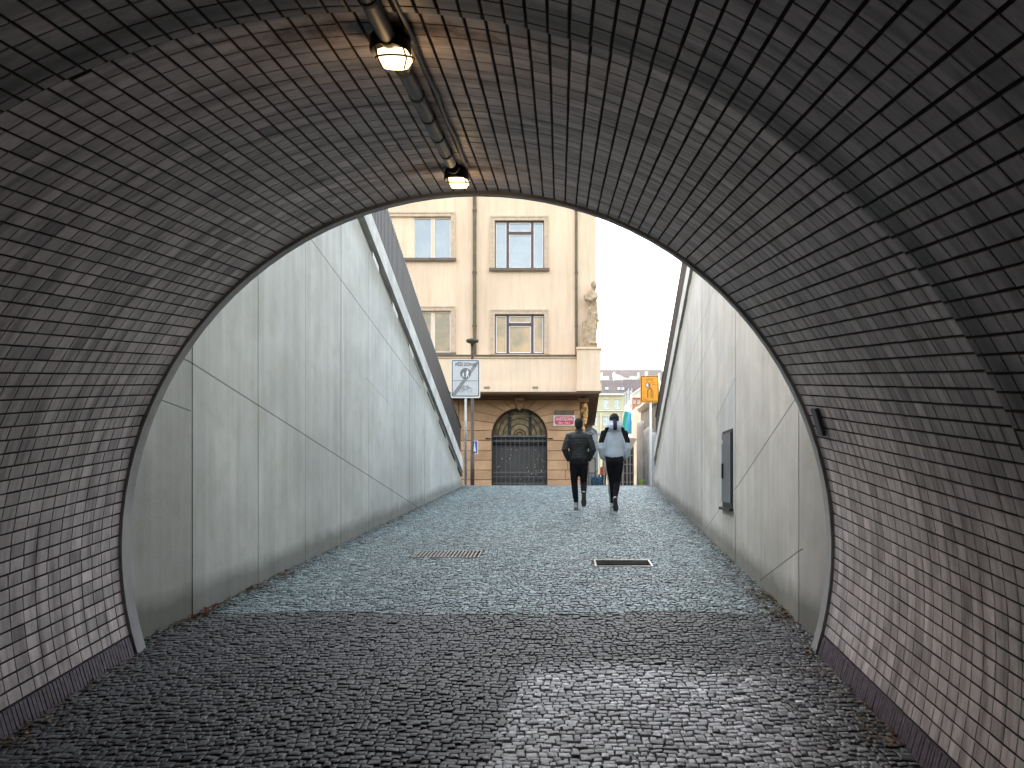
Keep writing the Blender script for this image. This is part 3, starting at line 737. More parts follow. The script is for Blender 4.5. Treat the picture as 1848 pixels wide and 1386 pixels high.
for i, (x0, x1, z0, z1, ty, gl) in enumerate(wins):
    # surround = window part, with sill, frame, sash and pane as its pieces
    mb = MB(); t_ = .11; yf = YU - .035
    for (a, b, c, d) in ((x0 - t_, x0, z0, z1 + t_), (x1, x1 + t_, z0, z1 + t_), (x0, x1, z1, z1 + t_)):
        mb.box(a, b, yf, YU + .0, c, d); 
    for (a, b, c, d) in ((x0 - t_ - .05, x0 - t_, z0, z1 + t_ + .05), (x1 + t_, x1 + t_ + .05, z0, z1 + t_ + .05), (x0 - t_, x1 + t_, z1 + t_, z1 + t_ + .05)):
        mb.box(a, b, YU - .055, YU, c, d)
    wp = mb.build('window', SURR, bld)
    def sub(mb, nm, m_): o = mb.build(nm, m_); o.parent = wp; return o
    if not (ty == 'A' and 4 < z0 < 4.7 and x0 > -3):
        mb = MB(); mb.box(x0 - t_ - .08, x1 + t_ + .08, YU - .13, YU - .056, z0 - .10, z0 - .0); sub(mb, 'sill', simple('dark_stone_sill', (.14, .10, .07), .8) if i == 0 else bpy.data.materials['dark_stone_sill'])
    y_ = YU + .10
    mbf = MB(); mbs = MB(); mbg = MB()
    if ty == 'A':
        w_ = x1 - x0; h_ = z1 - z0; c1 = x0 + w_ * .235; c2 = x0 + w_ * .735; zt = z1 - h_ * .245; m_ = .045
        mbf.box(x0, x1, y_ - .03, y_ + .05, z0, z0 + .05); mbf.box(x0, x1, y_ - .03, y_ + .05, z1 - .045, z1)
        mbf.box(x0, x0 + .03, y_ - .028, y_ + .05, z0 + .05, z1 - .045); mbf.box(x1 - .03, x1, y_ - .028, y_ + .05, z0 + .05, z1 - .045)
        mbf.box(c1, c1 + .085, y_ - .04, y_ + .05, z0 + .05, z1 - .045); mbf.box(c2, c2 + .085, y_ - .04, y_ + .05, z0 + .05, z1 - .045)
        mbf.box(c1 + .085, c2, y_ - .035, y_ + .05, zt - .05, zt + .05)
        cells = [(x0 + .03, c1, z0 + .05, z1 - .045), (c2 + .085, x1 - .03, z0 + .05, z1 - .045), (c1 + .085, c2, z0 + .05, zt - .05), (c1 + .085, c2, zt + .05, z1 - .045)]
        fm = WFRAME; sw = .035
    else:
        xm = x0 + (x1 - x0) * .385
        mbf.box(x0, xm, y_ - .06, y_ + .05, z0, z1)            # closed pale panel
        mbf.box(xm, x1, y_ - .03, y_ + .05, z0, z0 + .03); mbf.box(xm, x1, y_ - .03, y_ + .05, z1 - .03, z1); mbf.box(x1 - .03, x1, y_ - .028, y_ + .05, z0 + .03, z1 - .03)
        xc = (xm + x1) / 2; mbf.box(xc - .045, xc + .045, y_ - .035, y_ + .05, z0 + .03, z1 - .03)
        cells = [(xm, xc - .045, z0 + .03, z1 - .03), (xc + .045, x1 - .03, z0 + .03, z1 - .03)]; fm = CREAM2; sw = .03
    for (a, b, c, d) in cells:
        mbs.box(a, b, y_ - .01, y_ + .03, c, c + sw); mbs.box(a, b, y_ - .01, y_ + .03, d - sw, d)
        mbs.box(a, a + sw, y_ - .009, y_ + .03, c + sw, d - sw); mbs.box(b - sw, b, y_ - .009, y_ + .03, c + sw, d - sw)
        mbg.face([(a + sw, y_ + .02, c + sw), (b - sw, y_ + .02, c + sw), (b - sw, y_ + .02, d - sw), (a + sw, y_ + .02, d - sw)])
    sub(mbf, 'frame', fm); sub(mbs, 'sash', WWHITE); sub(mbg, 'pane', gl)
    for c_ in [o for o in bpy.data.objects if o.parent == wp]: c_.location = (0, 0, 0)
# band
mb = MB(); xr = 1.42
def bandstrip(y0, z0, z1, xr_, m=0): mb.box(-32, xr_, y0, YG + .2, z0, z1, m)
mb.box(-32, .60, YB - .05, YU + .3, 4.36, 4.46); mb.box(-32, .60, YB, YU + .2, 3.52, 4.36); mb.box(-32, .60, YB - .02, YU + .2, 3.43, 3.52)
mb.box(-32, .59, YB - .05, YU + .2, 3.17, 3.43); mb.box(.59, xr + .04, YB - .29, YU + .2, 3.17, 3.43)
mb.box(.60, xr, YB - .27, YU + .2, 3.43, 4.62); mb.box(.58, xr + .05, YB - .31, YU + .2, 4.62, 4.70)
mb.add([(xr, YU + .2, 3.17), (xr + k_ * 15, 41.5, 3.17), (xr + k_ * 15, 41.5, 4.5), (xr, YU + .2, 4.5)], [(0, 1, 2, 3)])
mb.add([(1.30, YU + .2, 4.5), (xr, YU + .2, 4.5), (xr + k_ * 15, 41.5, 4.5), (1.30 + k_ * 15, 41.5, 4.5)], [(0, 1, 2, 3)])
mb.build('projecting_band', CREAM2, bld)
mb = MB(); mb.box(-32, .598, YB - .07, YB - .052, 4.40, 4.47); mb.build('band_edge', PIPE, bld)
mb = MB(); mb.face([(-32, YU + .2, 3.175), (-32, 41.5, 3.175), (xr + k_ * 15, 41.5, 3.175), (xr, YU + .2, 3.175)])
mb.build('soffit', simple('brown_soffit', (.27, .15, .085), .85, var=.1, scale=1), bld)
for (u, r, d) in ((857, .062, YU), (1040, .045, YU)):
    mb = MB(); x = UX(u); mb.tube([(x, d - r - .02, 4.46), (x, d - r - .02, 15.1)], r, 10)
    for z in (5.5, 7.4, 9.6, 11.8, 14): mb.tube([(x, d - r - .02, z), (x, d - r - .02, z + .06)], r * 1.3, 10)
    mb.build('drainpipe', PIPE, bld, smooth=False)
# ground floor of rusticated stone
AX, AZ, AR = (937.5 - 1010) * YG / F, 1.70, 1.02
mb = MB(); rg = random.Random(4)
def blk(poly, jut=0): 
    mb.prism([(AX + a, b) for a, b in poly], YG - .05 - jut + rg.uniform(-.003, .003), YG, 0, rg.uniform(.86, 1.12), chamfer=.016)
j = .006
zc_ = [-.64, -.28, .08, .438, .80, 1.149, 1.523]
for sgn in (-1, 1):
    far = 2.235
    for a, b in zip(zc_[:-1], zc_[1:]):
        xs_ = [AR, AR + rg.uniform(.5, .9), far] if rg.random() < .6 else [AR, far]
        for p, q in zip(xs_[:-1], xs_[1:]):
            pp = [(sgn * (p + j), a + j), (sgn * (q - j), a + j), (sgn * (q - j), b - j), (sgn * (p + j), b - j)]
            blk(pp if sgn > 0 else pp[::-1])
    ang = [None, R(12), R(27), R(44), R(60), R(74), R(84)]
    def I(k): return (AR, 1.523) if k == 0 else (AR * cos(ang[k]), AZ + AR * sin(ang[k]))
    E = [(AR + .3, 1.523), (AR + .45, 1.9), (AR + .62, 2.27), (AR + .75, 2.63), (AR + .35, 3.03), (.62, 3.03), (.2, 3.03)]
    Fz = [1.523, 1.9, 2.27, 2.63, 3.03]
    for k in range(6):
        a0 = 0 if k == 0 else ang[k]; a1 = ang[k + 1]
        arc = [(AR * cos(a0 + (a1 - a0) * t / 4), AZ + AR * sin(a0 + (a1 - a0) * t / 4)) for t in range(5)]
        if k == 0: arc = [I(0)] + arc
        if k < 4: poly = arc[::-1] + [E[k], (far, Fz[k]), (far, Fz[k + 1]), E[k + 1]]
        else: poly = arc[::-1] + [E[k], E[k + 1]]
        c = Vector((sum(p[0] for p in poly) / len(poly), sum(p[1] for p in poly) / len(poly)))
        poly = [tuple(c + (Vector(p) - c) * (1 - .012 / max(.2, (Vector(p) - c).length))) for p in poly]
        poly = [(sgn * a, b) for a, b in poly]
        blk(poly if sgn > 0 else poly[::-1])
ks = [(-.19, 3.03), (-AR * cos(R(84.5)), AZ + AR * sin(R(84.5))), (0, AZ + AR), (AR * cos(R(84.5)), AZ + AR * sin(R(84.5))), (.19, 3.03)]
blk(ks, .06)
# plain courses further left
x = -AX * 0 - 2.245
zz_ = zc_ + [1.9, 2.27, 2.63, 3.03]
for a, b in zip(zz_[:-1], zz_[1:]):
    x = -2.245; 
    while x > -14:
        w_ = rg.uniform(.8, 1.5); blk([(x - w_ + j, a + j), (x - j, a + j), (x - j, b - j), (x - w_ + j, b - j)]); x -= w_
mb.build('stone_blocks', STONE, bld, fix=True)
mb = MB(); yb = YG + .001; far = .757
# backing wall with arched opening
arc = [(AX + AR * cos(pi * t / 24), AZ + AR * sin(pi * t / 24)) for t in range(25)]
mb.face([(AX + AR, yb, -.7), (far, yb, -.7), (far, yb, 3.17), (AX + AR, yb, 3.17)]); mb.face([(-32, yb, -.7), (AX - AR, yb, -.7), (AX - AR, yb, 3.17), (-32, yb, 3.17)])
for (a, b) in zip(arc[:-1], arc[1:]): mb.face([(a[0], yb, a[1]), (a[0], yb, 3.17), (b[0], yb, 3.17), (b[0], yb, b[1])][::-1])
for (a, b) in zip([(AX + AR, -.7)] + arc, arc + [(AX - AR, -.7)]): mb.face([(a[0], yb - .05, a[1]), (b[0], yb - .05, b[1]), (b[0], YG + .45, b[1]), (a[0], YG + .45, a[1])])
mb.face([(far, yb, -.7), (far + k_ * 14.2, 41.5, -.7), (far + k_ * 14.2, 41.5, 3.17), (far, yb, 3.17)])
mb.box(-32, far + .02, YG - .09, YG, 3.04, 3.17)
mb.build('stone_wall', simple('dark_sandstone', (.21, .12, .065), .9, bump=.4, scale=4), bld)
# gate
g = MB(); yg = YG + .12
outer = [(AX + AR, -.5)] + arc + [(AX - AR, -.5)]
g.tube([(a, yg - .06, b) for a, b in outer], .035, 8, ref=(0, 1, 0))
gate = g.build('gate', BLACK, bld, fix=True); gate['label'] = 'dark wrought iron gate with arched lunette of concentric arcs'
def gsub(mb, nm, m_): o = mb.build(nm, m_); o.parent = gate; return o
g = MB()
n = 11
for k in range(n):
    x = AX - .86 + 1.72 * k / (n - 1); g.tube([(x, yg, -.45), (x, yg, 1.62)], .014, 6)
for z, r in ((1.70, .028), (1.52, .02), (.36, .022), (.20, .018), (-.05, .018)): g.box(AX - AR + .03, AX + AR - .03, yg - .02, yg + .02, z - r, z + r)
gsub(g, 'bars', IRON2)
g = MB()
for r in (.12, .22, .42, .62, .80, .97):
    g.tube([(AX + r * cos(pi * t / 28), yg, AZ + .03 + r * sin(pi * t / 28)) for t in range(29)], .023, 6)
g.tube([(AX, yg, AZ + .8), (AX, yg, AZ + .98)], .03, 6)
for a_ in (35, 62, 118, 145):
    g.tube([(AX + .8 * cos(R(a_)), yg, AZ + .8 * sin(R(a_))), (AX + .96 * cos(R(a_)), yg, AZ + .96 * sin(R(a_)))], .012, 6)
for s_ in (-1, 1):
    for q in range(2):
        cx_, cz_ = AX + s_ * (.70 + .08 * q), AZ + .22 + .28 * (1 - q)
        g.tube([(cx_ + .07 * cos(t * .7) * (1 - t / 14), yg, cz_ + .07 * sin(t * .7) * (1 - t / 14)) for t in range(11)], .009, 5)
gsub(g, 'lunette_arcs', simple('bronze_arc_bars', (.07, .05, .03), .4, metal=.5))
for s_ in (-1, 1):
    g = MB()
    g.tube([(AX + s_ * (AR - .1), yg - .08, 1.60), (AX + s_ * (AR + .18), yg - .24, 1.60)], .02, 8); g.ell((AX + s_ * (AR + .18), yg - .24, 1.60), .035, .035, .035, 8, 6)
    gsub(g, 'pivot_arm', BLACK)
g = MB(); g.face([(AX - AR, YG + .44, -.7), (AX + AR, YG + .44, -.7), (AX + AR, YG + .44, AZ), (AX - AR, YG + .44, AZ)])
m_ = NT('dark_gate_backing'); v_ = m_.n.new('ShaderNodeTexVoronoi'); v_.inputs['Scale'].default_value = 11
mp_ = m_.n.new('ShaderNodeMapping'); m_.l.new(m_.tc.outputs['Object'], mp_.inputs[0]); mp_.inputs['Scale'].default_value = (1.2, 1, .6); m_.l.new(mp_.outputs[0], v_.inputs['Vector'])
sp = m_.math('LESS_THAN', v_.outputs['Distance'], .16); msk = m_.ramp(m_.noise(1.6, 2), .45, .55)
c_ = m_.mix(m_.math('MULTIPLY', sp, msk), m_.mix(m_.noise(1.5, 3), (.03, .028, .025), (.10, .095, .085)), (.75, .58, .38)); m_.out(c_, .5)
gsub(g, 'backing_panel', m_.mat)
g = MB(); g.face([(a, YG + .43, b) for a, b in arc])
m_ = NT('amber_lunette_glass'); c_ = m_.mix(m_.ramp(m_.noise(4, 4, .6), .35, .65), (.16, .11, .05), (.50, .36, .16)); m_.out(c_, .3)
gsub(g, 'lunette_glass', m_.mat)
g = MB()
for x in (AX - .40, AX + .38): g.box(x - .06, x + .06, YG + .36, YG + .42, AZ, AZ + .88)
g.box(AX - AR + .04, AX + AR - .04, YG + .30, YG + .36, 1.42, 1.68)
gsub(g, 'inner_posts', BLACK)
for o in bpy.data.objects:
    if o.parent == gate: o.location = (0, 0, 0)
# mascaron above the keystone and atlas corbel at the corner
CARV = simple('carved_sandstone', (.36, .20, .10), .85, bump=.5, scale=6); CARVG = simple('golden_carved_stone', (.62, .36, .13), .7, bump=.5, scale=8, var=.35)
mb = MB(); c = Vector((AX, YG - .12, 2.92))
mb.ell(c, .13, .12, .19); mb.ell(c + Vector((0, -.11, -.01)), .03, .05, .05); mb.ell(c + Vector((-.05, -.09, .04)), .035, .03, .02); mb.ell(c + Vector((.05, -.09, .04)), .035, .03, .02)
mb.ell(c + Vector((0, -.085, -.09)), .05, .035, .02); mb.ell(c + Vector((0, -.03, .14)), .17, .12, .08); mb.ell(c + Vector((-.14, -.01, .05)), .05, .07, .12); mb.ell(c + Vector((.14, -.01, .05)), .05, .07, .12); mb.ell(c + Vector((0, -.03, -.20)), .08, .07, .08)
blend(mb, 'mascaron', CARV, bld, .012, 2)
mb = MB()
def CB(u, v, dy=0): return Vector(((u - 1010) * 27.5 / F, 27.5 + dy, (870 - v) * 27.5 / F))
mb.ell(CB(1054, 733), .13, .22, .17); mb.ell(CB(1058, 738, -.15), .06, .08, .07); mb.ell(CB(1050, 742, .05), .13, .2, .16); mb.ell(CB(1057, 747, -.1), .09, .12, .07)
mb.ell(CB(1055, 757), .11, .18, .14); mb.ell(CB(1058, 752, -.12), .06, .09, .07); mb.ell(CB(1050, 765, .02), .10, .15, .16); mb.ell(CB(1053, 775), .06, .1, .12); mb.ell(CB(1049, 728, .1), .14, .2, .16)
mb.tube([CB(1047, 735), CB(1060, 742, -.2), CB(1052, 752, -.2)], .05, 8); mb.ell(CB(1056, 764, -.1), .05, .06, .06)
blend(mb, 'corner_corbel', CARVG, bld, .022, 3, disp=(.03, .12))
mb = MB(); mb.box(CB(1043, 0).x, CB(1062, 0).x, 27.2, 27.75, CB(0, 727).z, CB(0, 720).z); mb.build('corbel_abacus', CARV, bld)
mb = MB(); x_ = .757 + k_ * 14.3; mb.add([(-32, 41.6, -1.5), (x_, 41.6, -1.5), (x_ + 1.2, 75, -1.5), (-32, 75, -1.5), (-32, 41.6, 14), (x_, 41.6, 14), (x_ + 1.2, 75, 14), (-32, 75, 14)], [(0, 1, 5, 4), (1, 2, 6, 5), (2, 3, 7, 6), (3, 0, 4, 7), (4, 5, 6, 7)]); mb.build('sun_blocker_wing', CREAM, bld)  # added mass, almost unseen, that keeps the sun off the street
# slots in the band soffit edge (stained vents)
VR = simple('vent_rust', (.25, .20, .13), .9)
for u in (879, 966): 
    mb = MB(); x = (u - 1010) * 26 / F; mb.box(x - .10, x + .10, YB - .056, YB - .048, 3.27, 3.35); mb.build('band_vent', VR, bld)

# statue
st = MB(); sc_ = .002123
def Q(cx, cy_, dy=0): return Vector(((1064.6 - 1010) * 26.0 / F + (cx - 320) * sc_, 26.0 + dy, 4.72 + (1245 - cy_) * sc_))
st.box(Q(150, 0).x, Q(440, 0).x, 25.78, 26.24, 4.70, Q(0, 1205).z)
st.tube([Q(300, 1210), Q(300, 1100), Q(330, 950), Q(345, 800), Q(350, 650), Q(350, 560), Q(345, 500)], [.27, .215, .175, .155, .14, .14, .15], 16, rb=[.22, .19, .16, .15, .13, .13, .14], ref=(1, 0, 0))
st.tube([Q(345, 520), Q(340, 430), Q(335, 360), Q(355, 310)], [.17, .215, .20, .10], 16, rb=[.14, .16, .14, .09], ref=(1, 0, 0))
st.tube([Q(350, 340), Q(375, 280)], [.09, .07], 10)
st.ell(Q(395, 222, -.03), .095, .11, .135); st.ell(Q(385, 200, .02), .11, .11, .12); st.ell(Q(428, 240, -.06), .03, .04, .03); st.ell(Q(400, 275, -.05), .045, .05, .04)
st.tube([Q(250, 370), Q(262, 450, -.05), Q(330, 470, -.17), Q(420, 420, -.16)], [.085, .08, .07, .055], 10)
st.tube([Q(410, 350), Q(432, 400, -.08), Q(425, 440, -.14), Q(330, 420, -.18)], [.08, .065, .06, .045], 10)
st.tube([Q(415, 440, -.1), Q(425, 560, -.1), Q(430, 690, -.12)], [.05, .05, .06], 8)
st.ell(Q(420, 690, -.12), .06, .06, .05); st.tube([Q(445, 660), Q(445, 800), Q(425, 1000), Q(415, 1220)], [.035, .035, .03, .03], 8); st.ell(Q(472, 798), .035, .04, .04); st.tube([Q(440, 820), Q(470, 798)], .02, 6)
st.ell(Q(235, 850, .08), .085, .1, .16); st.tube([Q(240, 830, .05), Q(230, 950), Q(200, 1100), Q(180, 1200)], [.05, .07, .08, .09], 8)
for k, (a, b) in enumerate(((290, 230), (335, 280), (375, 350), (405, 400))):
    st.tube([Q(a + 10, 600, -.12), Q(a + 5, 800, -.14), Q((a + b) / 2, 1000, -.16), Q(b, 1210, -.2)], [.02, .032, .036, .04], 8)
st.ell(Q(345, 1190, -.2), .06, .12, .045); st.ell(Q(410, 1190, -.2), .06, .12, .045)
so_ = blend(st, 'statue', simple('weathered_statue_stone', (.40, .285, .18), .9, var=.3, scale=5, bump=.4), None, .022, 2, disp=(.025, .09))
tag(so_, 'weathered stone statue of a robed figure with folded arms standing on the corner pedestal', 'statue')

# street name plate
nm = thing('street_name_sign', 'red enamel street name plate with white lettering on the brown stone wall', 'street sign', (.16, YG - .07, 2.27))
def SXg(u): return (u - 1010) * YG / F
def SZg(v): return (870 - v) * YG / F
RED = simple('sign_red', (.60, .03, .06), .35, var=.08)
x0, x1, z0, z1 = SXg(999), SXg(1037.5), SZg(768.5), SZg(750)
mb = MB(); mb.box(x0, x1, YG - .085, YG - .062, z0, z1); mb.build('plate', SIGNW, nm)
def rrect(x0, x1, z0, z1, r, n=5):
    pts = []
    for cx_, cz_, a0 in ((x1 - r, z0 + r, -90), (x1 - r, z1 - r, 0), (x0 + r, z1 - r, 90), (x0 + r, z0 + r, 180)):
        for k in range(n + 1): a_ = R(a0 + 90 * k / n); pts.append((cx_ + r * cos(a_), cz_ + r * sin(a_)))
    return pts
mb = MB(); mb.prism(rrect(x0 + .045, x1 - .045, z0 + .035, z1 - .035, .075), YG - .092, YG - .086); mb.build('red_field', RED, nm, fix=True)
xm = (x0 + x1) / 2
text('lettering', 'HARTIGOVA', .165, (xm, YG - .095, z0 + .235), SIGNW, nm, sx=.66, bold=.003)
text('lettering', 'Žižkov - Praha 3', .075, (xm, YG - .095, z0 + .10), SIGNW, nm, sx=.85, bold=.002)
mb = MB(); mb.box(SXg(1000), SXg(1036), YG - .075, YG - .06, SZg(749), SZg(741)); tag(mb.build('blank_plaque', simple('brown_grey_plate', (.16, .11, .07), .7)), 'blank brown plaque directly above the red street name plate', 'plaque')

# pedestrian zone end sign
DS = 21.5; zs_ = DS / F / 15.4
sg = thing('pedestrian_zone_sign', 'white end of pedestrian zone sign with grey diagonal bar on a pale pole', 'road sign', ((840 - 1010) * DS / F, DS, -.33))
cx0 = 622; 
def L(a, b): return (-2.737 + (a - cx0) * zs_, (870 - 683.6) * DS / F - (b - 670) * zs_)
def plate(poly, y0, m_, nm_, par, dz=.003): mb = MB(); mb.prism(poly, y0, y0 + dz); return mb.build(nm_, m_, par, fix=True)
a = L(215, 1205); b = L(1030, 135)
plate(rrect(a[0], b[0], a[1], b[1], .05), DS - .02, SIGNW, 'sign_plate', sg, .02)
a = L(245, 1165); b = L(1002, 155); plate(rrect(a[0], b[0], a[1], b[1], .035), DS - .023, SIGNB, 'border', sg)
a = L(268, 1140); b = L(980, 180); plate(rrect(a[0], b[0], a[1], b[1], .025), DS - .026, simple('sign_face_grey', (.50, .50, .49), .4, var=.04), 'sign_face', sg)
y_ = DS - .030
plate([L(275, 1125), L(355, 1130), L(975, 265), L(975, 190), L(925, 190), L(270, 1075)], y_, simple('diagonal_grey', (.20, .20, .19), .45), 'diagonal_bar', sg)
plate([L(268, 715), L(980, 722), L(980, 738), L(268, 731)], y_ - .0035, SIGNG, 'divider', sg)
cc = L(628, 525); plate([(cc[0] + .158 * cos(2 * pi * k / 32), cc[1] + .158 * sin(2 * pi * k / 32)) for k in range(32)], y_ - .004, simple('disc_grey', (.13, .13, .13), .45), 'disc', sg)
mb = MB()
def fig(px, py, s_, fl=1):
    def q(a_, b_): return L(px + a_ * s_ * fl, py + b_ * s_)
    mb.prism([q(12 * cos(2 * pi * k / 10), -100 + 14 * sin(2 * pi * k / 10)) for k in range(10)], y_ - .007, y_ - .0045)
    mb.prism([q(-10, -84), q(14, -84), q(34, -20), q(26, -14), q(12, -45), q(14, 5), q(42, 80), q(28, 84), q(-2, 20), q(-22, 84), q(-36, 80), q(-32, 5), q(-16, -40), q(-38, -10), q(-46, -18)], y_ - .0075, y_ - .005)
fig(682, 545, 1.15); fig(567, 572, .72)
mb.build('walking_figures', SIGNW, sg, fix=True)
text('lettering', 'PĚŠÍ ZÓNA', .135, (L(625, 0)[0], y_ - .0045, L(0, 278)[1]), SIGND, sg, sx=.88, bold=.0015)
mb = MB(); Y2 = y_ - .004
def wire(pts, r=.006): mb.tube([(p[0], Y2, p[1]) for p in pts], r, 5)
for wx in (505, 735): wire([(lambda c: (c[0] + .069 * cos(2 * pi * k / 20), c[1] + .069 * sin(2 * pi * k / 20)))(L(wx, 975)) for k in range(21)], .005)
wire([L(505, 975), L(560, 885), L(680, 885), L(735, 975)]); wire([L(560, 885), L(625, 990), L(680, 885)]); wire([L(505, 975), L(625, 990)]); wire([L(545, 860), L(575, 860)]); wire([L(560, 885), L(555, 862)]); wire([L(680, 885), L(672, 855), L(700, 855)])
mb.build('bicycle_symbol', SIGNG, sg, fix=True)
mb = MB(); mb.tube([(-2.737, DS + .035, -.4), (-2.737, DS + .035, 3.52)], .036, 12); mb.build('pole', GALV, sg, smooth=True)

# street lamp post with blue sign
DL = 22.5; xl = (852.5 - 1010) * DL / F; zt = (870 - 612) * DL / F
lp = thing('street_lamp', 'slim dark bronze street lamp post with flat disc head in front of the building', 'street lamp', (xl, DL, -.33))
BR = simple('dark_bronze_post', (.075, .062, .048), .5, metal=.3, var=.3)
mb = MB(); mb.tube([(xl, DL, -.4), (xl, DL, .8), (xl, DL, .82), (xl, DL, zt - .1)], [.062, .062, .052, .045], 12); mb.build('post', BR, lp, smooth=True)
mb = MB(); prof = [(.045, -.22), (.06, -.14), (.17, -.10), (.20, -.05), (.17, -.01), (.05, .02)]
mb.tube([(xl, DL, zt + h) for r, h in prof], [r for r, h in prof], 20); mb.build('lamp_head', BR, lp, smooth=True)
bs = thing('blue_information_sign', 'small blue sign with white symbol mounted side-on low on the lamp post', 'sign', (xl + .06, DL - .05, 1.06))
Mr = Matrix.Translation((xl + .085, DL - .075, (870 - 807.5) * DL / F)) @ Matrix.Rotation(R(-52), 4, 'Z')
mb = MB(); mb.box(-.17, .17, -.006, .006, -.20, .20, M=Mr); mb.build('plate', SIGNW, bs)
mb = MB(); mb.box(-.15, .15, -.010, -.0065, -.18, .18, M=Mr); mb.build('blue_field', simple('sign_blue', (.03, .06, .30), .4), bs)
mb = MB(); mb.add([tuple(Mr @ Vector(p)) for p in ((-.09, -.0125, -.13), (.09, -.0125, -.13), (.03, -.0125, .05), (.02, -.0125, .14), (-.02, -.0125, .14), (-.03, -.0125, .05))], [(0, 1, 2, 3, 4, 5)]); mb.build('symbol', SIGNW, bs)

# orange diversion sign
DO = 22.0; f_ = DO / F / 18.47; ox = (1145 + 502 / 18.47 - 1010) * DO / F; oz = (870 - (665 + 690 / 18.47)) * DO / F
og = thing('diversion_sign', 'orange cyclist diversion sign with black route lines on a white pole by the right fence', 'road sign', (ox, DO, -.33))
def O(a, b): return (ox + (a - 502) * f_, oz - (b - 690) * f_)
ORG = simple('sign_orange', (.85, .34, .015), .4, var=.04); BRN = simple('sign_dark_brown', (.05, .025, .01), .4)
a = O(200, 1135); b = O(808, 245); plate(rrect(a[0], b[0], a[1], b[1], .02), DO - .02, ORG, 'sign_plate', og, .02)
a = O(212, 1102); b = O(796, 262); plate(rrect(a[0], b[0], a[1], b[1], .02), DO - .023, BRN, 'border', og)
a = O(240, 1080); b = O(775, 285); plate(rrect(a[0], b[0], a[1], b[1], .015), DO - .026, ORG, 'sign_face', og)
mb = MB(); Y2 = DO - .028
def wire2(pts, r): mb.tube([(O(*p)[0], Y2, O(*p)[1]) for p in pts], r, 5)
wire2([(440, 975), (440, 740), (455, 695), (485, 672), (535, 672), (570, 695), (583, 740), (583, 985)], .011); wire2([(510, 672), (510, 560), (475, 500)], .010)
wire2([(530, 740), (530, 1000)], .003); wire2([(630, 740), (630, 1010)], .003)
for wx in (425, 585): wire2([(wx + 32 * cos(2 * pi * k / 14), 385 + 32 * sin(2 * pi * k / 14)) for k in range(15)], .003)
wire2([(425, 385), (475, 335), (545, 335), (585, 385)], .003); wire2([(475, 335), (505, 385), (545, 335)], .003)
mb.build('route_lines', BRN, og, fix=True)
for (x_, y__, w_) in ((600, 478, 170), (665, 535, 165), (315, 785, 70), (318, 832, 90), (300, 930, 60), (335, 992, 130), (355, 1040, 180)):
    mb = MB(); xx = x_ - w_ / 2
    while xx < x_ + w_ / 2 - 8:
        ww = random.uniform(9, 20); p = O(xx, y__); q = O(xx + ww, y__); mb.box(p[0], q[0], Y2 - .001, Y2 + .002, p[1] - .006, p[1] + .006); xx += ww + 6
    mb.build('lettering', bpy.data.materials.get('sign_faded_brown') or simple('sign_faded_brown', (.25, .08, .01), .5), og)
cc = O(425, 560)
for r, m__, dy in ((.062, simple('ring_purple', (.22, .08, .16), .5), .030), (.042, SIGNW, .033)):
    plate([(cc[0] + .85 * r * cos(2 * pi * k / 24), cc[1] + 1.3 * r * sin(2 * pi * k / 24)) for k in range(24)], DO - dy, m__, 'ban_ring', og)
mb = MB(); mb.tube([(ox + .035, DO + .035, -.4), (ox + .035, DO + .035, 3.0)], .035, 12); mb.build('pole', SIGNW, og, smooth=True)

